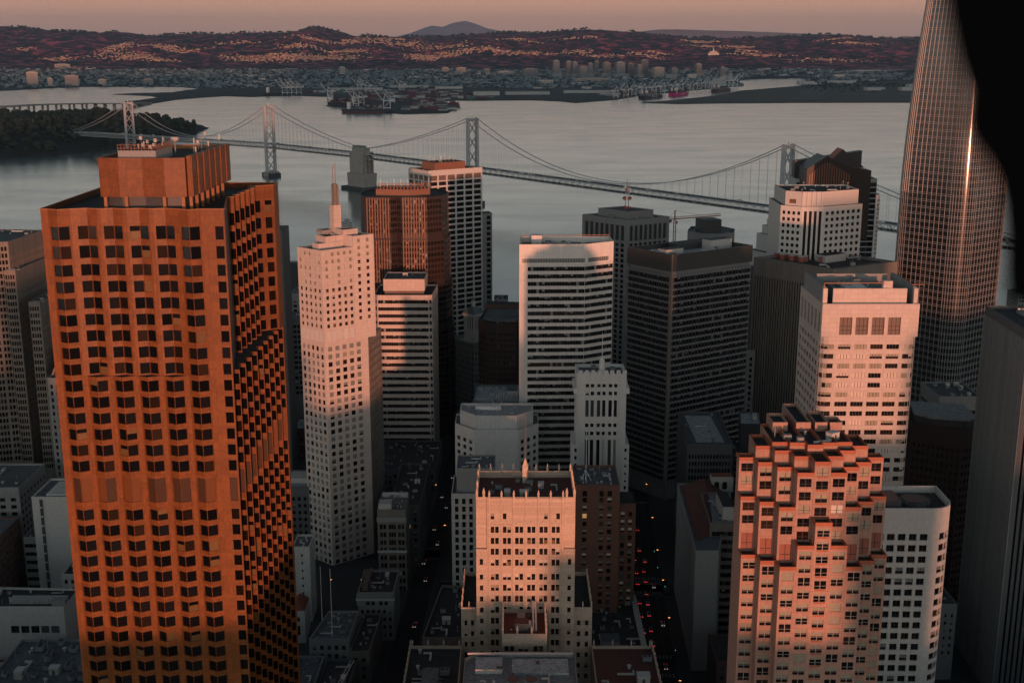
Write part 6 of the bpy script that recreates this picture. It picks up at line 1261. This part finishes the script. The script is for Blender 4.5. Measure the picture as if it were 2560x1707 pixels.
def gable_tower():
    t = bld('gabled_tower', 'dark glass tower with brown gabled louvred crown behind the white strip tower', 255, 960); mb = MB()
    def poly(P2, y0, y1, m, mt=None):                                # a slab with a shaped outline (x, z) between two depths
        mb.face([(x, y0, z) for x, z in P2], m); mb.face([(x, y1, z) for x, z in reversed(P2)], m)
        for i in range(len(P2)): a, c = P2[i], P2[(i + 1) % len(P2)]; mb.face([(a[0], y1, a[1]), (c[0], y1, c[1]), (c[0], y0, c[1]), (a[0], y0, a[1])][::-1], mt or m)
    poly([(224.5, 0), (277.4, 0), (277.4, 216), (224.5, 208)], 976, 984, 'metal_dark'); t.part('back_slab', mb)
    mb = MB(); poly([(226.9, 150), (262, 150), (262, 206), (241.4, 214.4), (226.9, 205)], 944, 974, 'granite_brown', 'metal_bronze'); poly([(262.1, 150), (277, 150), (277, 203.5), (262.1, 206)], 946, 975, 'granite_brown', 'rose_pier'); poly([(243, 205), (274, 205), (256.5, 219)], 956, 972, 'metal_bronze', 'granite_red_trim'); t.part('gabled_crown', mb)
    for i in range(17):
        x = 229 + 1.9 * i; zt = 202 + (10.2 * (x - 229) / 12.4 if x < 241.4 else 10.2 * (1 - (x - 241.4) / 19)); p = MB(); p.box(x - .42, x + .42, 943.4, 944.2, 190, min(zt, 211) - 1.5, 'rose_pier'); t.part('louvre', p)
    mb = MB(); zs = rows(192, 4.3, 30, 3.4, 40); block(t, mb, [(224, 966), (288, 966), (288, 992), (224, 992)], 0, 195, 'steel_grey', [band(zs, 12, pick(u=1, g=2)), band(zs, 6, pick(u=1, g=2)), None, None], .8, 'roof_dark'); t.part('shaft', mb); t.finish(300, 8)
gable_tower()
zb = rows(156, 4.2, 26, 2.8, 40)
def x_(t): mb = MB(); mb.box(338, 343, 1152, 1160, 160, 168, 'stone_white'); t.part('roof_house', mb)
simple('apartment_tower', 'slim white balconied apartment tower left of the tall glass tower', [(334, 1150), (344, 1150), (348.5, 1156), (348, 1170), (334, 1170)], 160, 'stone_white', [grd(3, .6, zb, pick(g=2, y=1)), grd(2, .8, zb, pick(u=1, y=1)), None, None, None], extra=x_, n=0, least=5)
simple('low_block', 'dark waterfront roof left of the tall glass tower', [(330, 1230), (420, 1230), (420, 1290), (330, 1290)], 70, 'metal_dark', [grd(10, .6, rows(64, 5, 8, 2.5, 10)), None, None, None], n=4, mr='roof_dark')
simple('low_block', 'dark lower block before the slim white apartment tower', [(300, 1080), (362, 1080), (362, 1130), (300, 1130)], 98, 'concrete_dark', [grd(12, .6, rows(94, 4, 12, 2.2, 30)), None, None, None], n=6, mr='roof_dark')
def x_(t):
    mb = MB(); mb.box(184, 203, 1188, 1206, 119, 131, 'metal_dark', .35, top='roof_grey'); t.part('roof_house', mb); mb = MB(); rod(mb, 200, 1200, 131, 136, .3); t.part('mast', mb)
zb = rows(112, 9, 6, 7, 40)
simple('polygonal_block', 'pale grey polygonal block with black penthouse near the water', [(172.7, 1193.5), (182, 1174), (200, 1170), (216, 1180), (221, 1204), (210, 1225), (180, 1222)], 120, 'concrete_grey', [grd(7, .5, zb), grd(7, .5, zb), grd(7, .5, zb), grd(8, .5, zb), None, None, None], extra=x_, n=3)
t = bld('old_stepped_tower', 'small pale stepped old tower beside the white strip tower', 212, 1000); zz = 0
for i, (w_, z0, z1) in enumerate(((34, 0, 118), (26, 118, 131), (17, 131, 145), (11, 145, 152), (6, 152, 157))):
    mb = MB(); c = (216, 1010); P = rect(c[0] - w_ / 2, c[0] + w_ / 2, c[1] - w_ / 2, c[1] + w_ / 2, .5, c); zs = rows(z1 - 1.2, 4, 3 if i else 12, min(6, z1 - z0 - 3) if i in (1, 2) else 2, z0 + .5)[:1 if i in (1, 2) else 12]; block(t, mb, P, z0, z1, 'terracotta_white' if i else 'concrete_dark', [grd(6, .5, zs), grd(6, .5, zs), None, None], .5, 'roof_grey'); t.part('tier', mb)
t.finish(100)

# --- tower crane
t = Thing('tower_crane', 'red-brown tower crane with long jib above the far roofs', 'crane', (154, 1150, 0)); b = MB(); cx, cy_ = 154, 1150; m = 'granite_red_trim'
for a, c in ((-1, -1), (1, -1), (1, 1), (-1, 1)): b.bar((cx + a, cy_ + c, 60), (cx + a, cy_ + c, 136), .5, m)
for i in range(19):
    z = 60 + 4 * i
    for a, c in (((-1, -1), (1, -1)), ((1, -1), (1, 1)), ((-1, 1), (-1, -1))): b.bar((cx + a[0], cy_ + a[1], z), (cx + c[0], cy_ + c[1], z + 4), .28, m)
t.part('mast', b); b = MB(); J = [(cx - 6, cy_, 136.5), (cx + 42, cy_ - 8, 141.5)]
for o in ((0, 0, 0), (0, 0, 2.2), (0, 1.6, .2)): b.bar(tuple(p + q for p, q in zip(J[0], o)), tuple(p + q for p, q in zip(J[1], o)), .4, m)
for i in range(24):
    f, g_ = i / 24, (i + .5) / 24; A = [J[0][k] + (J[1][k] - J[0][k]) * f for k in range(3)]; B = [J[0][k] + (J[1][k] - J[0][k]) * g_ for k in range(3)]; C = [J[0][k] + (J[1][k] - J[0][k]) * (i + 1) / 24 for k in range(3)]; b.bar(A, (B[0], B[1], B[2] + 2.2), .22, m); b.bar((B[0], B[1], B[2] + 2.2), C, .22, m)
jb = t.part('jib', b); b = MB(); b.bar((cx, cy_, 136), (cx, cy_, 145.5), 1.1, m); b.bar((cx, cy_, 145.5), (cx + 26, cy_ - 5, 141.6), .2, m); b.bar((cx, cy_, 145.5), (cx - 6, cy_, 137), .2, m); b.box(cx - 7, cy_ and cx - 3, cy_ - 1, cy_ + 1, 134, 136.4, 'concrete_dark'); b.box(cx + .8, cx + 2.6, cy_ - 1.4, cy_ + .6, 133, 135.4, 'paint_red'); t.part('head', b)

# --- tall rounded glass tower with fins and sunshades
def glass_tower():
    t = bld('glass_tower', 'very tall rounded glass tower gridded with thin pale fins, at right', 288.6, 800); C = (288.6, 800); A0 = rad(38)
    def ring(h, n=11, r=.42):
        pts = []
        for q in range(4):
            cx_, cy_ = ((1, 1), (-1, 1), (-1, -1), (1, -1))[q]
            for i in range(n): a = math.pi / 2 * (q + i / (n - 1)); pts.append((cx_ * (1 - r) + r * math.cos(a), cy_ * (1 - r) + r * math.sin(a)))
            nx_ = ((-1, 1), (-1, -1), (1, -1), (1, 1))[q]; e = pts[-1]; f_ = (nx_[0] * (1 - r) + r * math.cos(math.pi / 2 * (q + 1)), nx_[1] * (1 - r) + r * math.sin(math.pi / 2 * (q + 1)))
            for i in range(1, 9): pts.append((e[0] + (f_[0] - e[0]) * i / 9, e[1] + (f_[1] - e[1]) * i / 9))
        ca, sa = math.cos(A0), math.sin(A0); return [(C[0] + h * (x * ca - y * sa), C[1] + h * (x * sa + y * ca)) for x, y in pts]
    def hw(z): return 26.6 - (0 if z < 205 else 6.0 * ((z - 205) / 121) ** 1.6)
    Z = list(np.arange(0, 340, 4.45)); mb = MB()
    k = mb.mi('glass_tower'); nr = len(ring(1))
    for z in Z: mb.v.extend([(x, y, z) for x, y in ring(hw(z))])
    for a in range(len(Z) - 1):
        for i in range(nr): j = (i + 1) % nr; mb.f.append((a * nr + i, a * nr + j, (a + 1) * nr + j, (a + 1) * nr + i)); mb.m.append(k)
    t.part('glass_skin', mb, smooth=True); mb = MB(); mb.face([(x, y, Z[-1]) for x, y in ring(hw(Z[-1]))], 'roof_dark'); t.part('roof', mb)
    base = {}
    for z in Z[8:]:
        h = round(hw(z), 2)
        for o, e in ((0, .5), (1.05, .4)):
            key = (h, e)
            if key not in base:
                p = MB(); a, b_ = ring(h + .02), ring(h + e); n = len(a)
                for i in range(n):
                    j = (i + 1) % n; p.face([(*b_[i], 0), (*b_[j], 0), (*b_[j], .1), (*b_[i], .1)], 'shade_white'); p.face([(*a[i], .1), (*b_[i], .1), (*b_[j], .1), (*a[j], .1)], 'shade_white'); p.face([(*a[j], 0), (*b_[j], 0), (*b_[i], 0), (*a[i], 0)], 'shade_white')
                base[key] = p.mesh('sunshade', (C[0], C[1], 0))
            t.put('sunshade', base[key], (C[0], C[1], z + o))
    n = len(ring(1))
    for i in range(0, n):
        p = MB(); zz = [30, 205] + list(np.arange(220, 339, 13))
        pts = []
        for z in zz: q = ring(hw(z) + .28)[i]; pts.append((q[0], q[1], z))
        for a, b_ in zip(pts[:-1], pts[1:]): p.bar(a, b_, .13, 'shade_white', .4)
        t.part('fin', p)
    return t
mat('shade_white', (.46, .45, .43), .45, .06, .2)
glass('glass_tower', (.020, .026, .030), .17); MATS['glass_tower'].node_tree.nodes['Principled BSDF'].inputs['Specular IOR Level'].default_value = 1.0
glass_tower()

# --- unseen blocks added behind the viewpoint, cut to cast shade on the city
def shade_block(x0, x1, y0, y1, H, label):
    t = bld('unseen_shade_block', label, (x0 + x1) / 2, (y0 + y1) / 2, 'added shade blocks ' + ('on the hill behind the viewpoint' if 'behind' in label else 'on the slope below the viewpoint')); mb = MB(); P = rect(x0, x1, y0, y1); block(t, mb, P, 10, H, 'concrete_grey', [grd(6, .5, rows(H - 2, 3.4, 6, 1.8, 60))] * 4, 1.0); t.part('wall', mb); t.finish(0)
for (x0, x1, H) in [(-420, -146, 112), (-145, -110, 166), (-109, -64, 115), (-63, -44, 131), (-43, -28, 115), (-27.5, 4, 139), (4.5, 33.5, 142), (34, 81, 114), (82, 101, 78.6), (101.5, 116, 96), (116.5, 130, 93), (130.5, 139, 114), (139.5, 154, 112.5), (155, 186, 143), (186.5, 257, 181), (257.5, 268, 92), (268.5, 301, 135), (301.5, 330, 181), (331, 350, 130), (351, 373, 165), (373.5, 411, 203), (412, 429, 130), (429.5, 500, 135), (500.5, 560, 150)]: shade_block(x0, x1, -290, -250, H, 'plain unseen block added behind the viewpoint to cast shade')

rf = random.Random(3)
for yr in (40, 110, 175, 240):                                        # unseen blocks added below the viewpoint to darken the street levels
    x = -620
    while x < 620:
        w_ = rf.uniform(24, 44); y0 = yr + rf.uniform(0, 8); s_ = x + w_ / 2 + .162 * y0; H = rf.uniform(82, 104)
        if -12 < s_ < 40 and H > 98: H = 98
        if 20 < s_ < 104 or 196 < s_ < 240: H = rf.uniform(66, 72)
        shade_block(x, x + w_, y0, y0 + 46, H, 'plain unseen block added below the viewpoint to shade the streets'); x += w_ + rf.choice((2, 3, 16))

FOOT += [(-16, 26, 430, 464), (-123, -70, 315, 380), (30, 61, 596, 624), (177, 234, 796, 846), (224, 290, 940, 994), (255, 325, 765, 835), (133, 175, 512, 554)]
rg = random.Random(8); cnt = 0
for k in range(2600):                                                 # low blocks that fill the street grid between the towers
    if cnt >= 150: break
    y = rg.uniform(400, 1340); x = rg.uniform(-.48, .60) * (y + 40); wx, wy = rg.uniform(14, 34), rg.uniform(16, 36); H = rg.uniform(32, 52) - 10 * (y > 900)
    if any(x - wx / 2 < f[1] + 2 and x + wx / 2 > f[0] - 2 and y - wy / 2 < f[3] + 2 and y + wy / 2 > f[2] - 2 for f in FOOT): continue
    if any(abs(x - (S[0][0] + (S[1][0] - S[0][0]) * (y - S[0][1]) / (S[1][1] - S[0][1]))) < wx / 2 + 13 for S in (S1, S2)) and y < 880: continue
    cnt += 1; t = bld('low_rise', 'dim low-rise block among the feet of the towers', x, y, 'low-rise blocks among the towers'); mb = MB(); P = rect(x - wx / 2, x + wx / 2, y - wy / 2, y + wy / 2)
    zs = rows(H - 3, 4, 6, 2.1, 19); g4 = grd(max(3, int(wx / 3.2)), .5, zs, pick(g=6, gr=2, y=2, l=.05), nh=1); block(t, mb, P, 0, H, rg.choice(('concrete_grey', 'concrete_brown', 'brick_brown', 'concrete_dark', 'concrete_white')), [g4, g4 if x < 0 else None, None, g4 if x > 0 else None], 1.0, rg.choice(('roof_dark', 'roof_grey', 'roof_dark', 'roof_white')))
    t.part('wall', mb); clutter(t, P, H - 1, 6, sc=.8); t.finish(30, 6)

# ------------------------------------------------------------------ street life
def car_mesh(m):
    b = MB(); P = [(-2.2, .35), (2.2, .35), (2.25, .8), (1.3, .95), (-1.9, 1.0), (-2.25, .85)]
    b.face([(x, -.85, z) for x, z in P], m); b.face([(x, .85, z) for x, z in reversed(P)], m)
    for i in range(len(P)): a, c = P[i], P[(i + 1) % len(P)]; b.face([(a[0], .85, a[1]), (c[0], .85, c[1]), (c[0], -.85, c[1]), (a[0], -.85, a[1])][::-1], m)
    return b.mesh('body')
CB_ = [car_mesh(m) for m in ('car_white', 'car_dark', 'car_grey', 'car_red')]
b = MB(); b.prism([(-1.7, -.75), (1.0, -.75), (1.0, .75), (-1.7, .75)], .93, 1.45, 'glass', 'car_dark', False, [(-1.2, -.62), (.5, -.62), (.5, .62), (-1.2, .62)]); CAB = b.mesh('cabin')
b = MB(); b.cyl(0, 0, .33, -.1, .1, 'tyre', 12); WHL = b.mesh('wheel')
b = MB(); b.box(-.03, .03, -.26, .26, -.10, .10, 'lamp_red'); TL = b.mesh('tail_light'); b = MB(); b.box(-.03, .03, -.2, .2, -.08, .08, 'lamp_white'); HL = b.mesh('headlight')
def car(x, y, ang, k, label, group, tail=True, head=True):
    o = link('car', None, None, (x, y, float(city_z(x, y)) + .055)); o.rotation_euler[2] = ang; tag(o, label, 'car', group); link('body', CB_[k], o); link('cabin', CAB, o)
    for sx in (-1.35, 1.4):
        for sy in (-.78, .78): q = link('wheel', WHL, o, (sx, sy, .33)); q.rotation_euler[0] = math.pi / 2
    for sy in (-.58, .58):
        if tail: link('tail_light', TL, o, (-2.27, sy, .78))
        if head: link('headlight', HL, o, (2.28, sy, .62))
h1 = math.atan2(S1[1][1] - S1[0][1], S1[1][0] - S1[0][0])
for i, (f, n) in enumerate(((.73, -1.5), (.70, -4.8), (.695, .8), (.66, -4.6), (.665, -.6), (.628, -4.7), (.635, -.4), (.60, -.6), (.575, -4.8), (.572, -.7), (.54, -4.7), (.543, -.9), (.50, -4.6), (.505, -1.0), (.47, -.8), (.446, -4.4), (.452, -1.0), (.385, -4.4), (.76, -4.5), (.80, -1.0))):
    x, y = on(S1, f, n); car(x, y, h1 + R.uniform(-.04, .04), R.randrange(4), 'car with red tail lights queued on the dark right street', 'cars queued on the right street')
for f, n in ((.62, 3.6), (.52, 5.4), (.42, 3.6)): x, y = on(S1, f, n); car(x, y, h1 + math.pi, R.randrange(4), 'car with white headlights coming down the right street', 'oncoming cars on the right street')
h2 = math.atan2(S2[1][1] - S2[0][1], S2[1][0] - S2[0][0])
for f, n in ((.42, 1.5), (.47, -2), (.53, 2.8), (.58, -1.4), (.66, 2.4), (.70, -2.2), (.78, 1.2), (.30, 2)): x, y = on(S2, f, n); car(x, y, h2 + math.pi, R.randrange(4), 'small car with headlights on the dark left street', 'cars on the left street')
b = MB(); b.cyl(0, 0, .12, 0, 8, 'metal_dark', 7, .08); b.bar((0, 0, 7.9), (1.8, 0, 8.3), .12, 'metal_dark'); LP = b.mesh('post'); b = MB(); b.box(1.4, 2.4, -.2, .2, 8.15, 8.4, 'metal_dark'); b.box(1.45, 2.35, -.16, .16, 8.02, 8.15, 'lamp_amber'); LH = b.mesh('lamp_head')
def lamp(x, y, a, label, group, mesh=None):
    o = link('street_lamp', None, None, (x, y, float(city_z(x, y)) + .1)); o.rotation_euler[2] = a; tag(o, label, 'street lamp', group); link('post', LP, o); link('lamp_head', mesh or LH, o)
for f, n in ((.995, -9.6), (.93, 9.4), (.86, -9.6), (.80, 9.6), (.69, 9.4), (.60, 9.6), (.50, 9.4), (.36, 9.6)): x, y = on(S1, f, n); lamp(x, y, h1 + (math.pi / 2 if n > 0 else -math.pi / 2), 'amber street lamp lit along the dark right street', 'street lamps on the right street')
for x, y in ((-96, 588), (-80, 588)): lamp(x, y, 0, 'amber street lamp glowing near the twin-mast tower foot', 'street lamps near the twin-mast tower')
for f, n in ((.55, 8), (.7, -8), (.85, 8)): x, y = on(S2, f, n); lamp(x, y, h2 + (math.pi / 2 if n > 0 else -math.pi / 2), 'street lamp beside the dark left street', 'street lamps on the left street')
b = MB(); b.box(-.2, .2, -.2, .2, 4.2, 5.4, 'metal_dark'); b.box(-.12, .12, -.24, -.2, 4.3, 4.65, 'lamp_green'); TS = b.mesh('signal_head'); b = MB(); b.cyl(0, 0, .09, 0, 5.2, 'metal_dark', 7); TP = b.mesh('post')
for f, n in ((.705, 6.2), (.655, 6.6), (.44, 8.6), (.60, 8.8)):
    x, y = on(S1, f, n); o = link('traffic_light', None, None, (x, y, float(city_z(x, y)) + .1)); tag(o, 'green traffic light standing at the right street crossing', 'traffic light', 'traffic lights on the right street'); link('post', TP, o); link('signal_head', TS, o)

# ------------------------------------------------------------------ the aircraft the picture is taken from: its door post, close and out of focus
t = Thing('aircraft_door_frame', 'black out-of-focus aircraft door post cutting the upper right corner', 'door frame', (.55, 1.1, 299))
def near(px, py, d): u, v = (px - 1280) / 3055 * d, -(py - 853.5) / 3055 * d; return (u, d * _c + v * _s, CAM_Z + v * _c - d * _s)
OUT = [(2335, -260), (2352, -60), (2372, 60), (2395, 160), (2418, 235), (2412, 290), (2416, 330), (2440, 368), (2468, 405), (2488, 450), (2502, 520), (2508, 600), (2506, 680), (2512, 745), (2560, 765), (2700, 775), (2760, 700), (2780, 300), (2760, -260)]
b = MB(); n = len(OUT); A = [near(x, y, 1.05) for x, y in OUT]; B = [near(x + 12 * (x < 2560), y, 1.22) for x, y in OUT]; k = b.mi('rubber_black'); b.v += A + B; b.f.append(tuple(reversed(range(n)))); b.m.append(k); b.f.append(tuple(range(n, 2 * n))); b.m.append(k)
for i in range(n): j = (i + 1) % n; b.f.append((i, j, n + j, n + i)); b.m.append(k)
t.part('door_post', b); b = MB(); b.box(-.6, 1.1, -.75, -.70, 298.2, 299.9, 'rubber_black'); t.part('shade_bulkhead', b)  # unseen bulkhead added to keep the sun off the door post

# ------------------------------------------------------------------ hazy air over the bay
b = MB(); b.box(-28000, 28000, -2900, 50000, -2.5, 1260, 'rubber_black'); me = b.mesh('haze'); me.materials.clear(); m = bpy.data.materials.new('haze'); m.use_nodes = True; nt = m.node_tree; nt.nodes.clear(); o_ = nt.nodes.new('ShaderNodeOutputMaterial'); pv = nt.nodes.new('ShaderNodeVolumePrincipled'); pv.inputs['Color'].default_value = (.50, .72, .95, 1); pv.inputs['Density'].default_value = 1.7e-5; pv.inputs['Anisotropy'].default_value = .7
nt.links.new(pv.outputs[0], o_.inputs['Volume']); me.materials.append(m); tag(link('haze', me), 'thin pinkish haze over the bay', None, None, 'stuff')
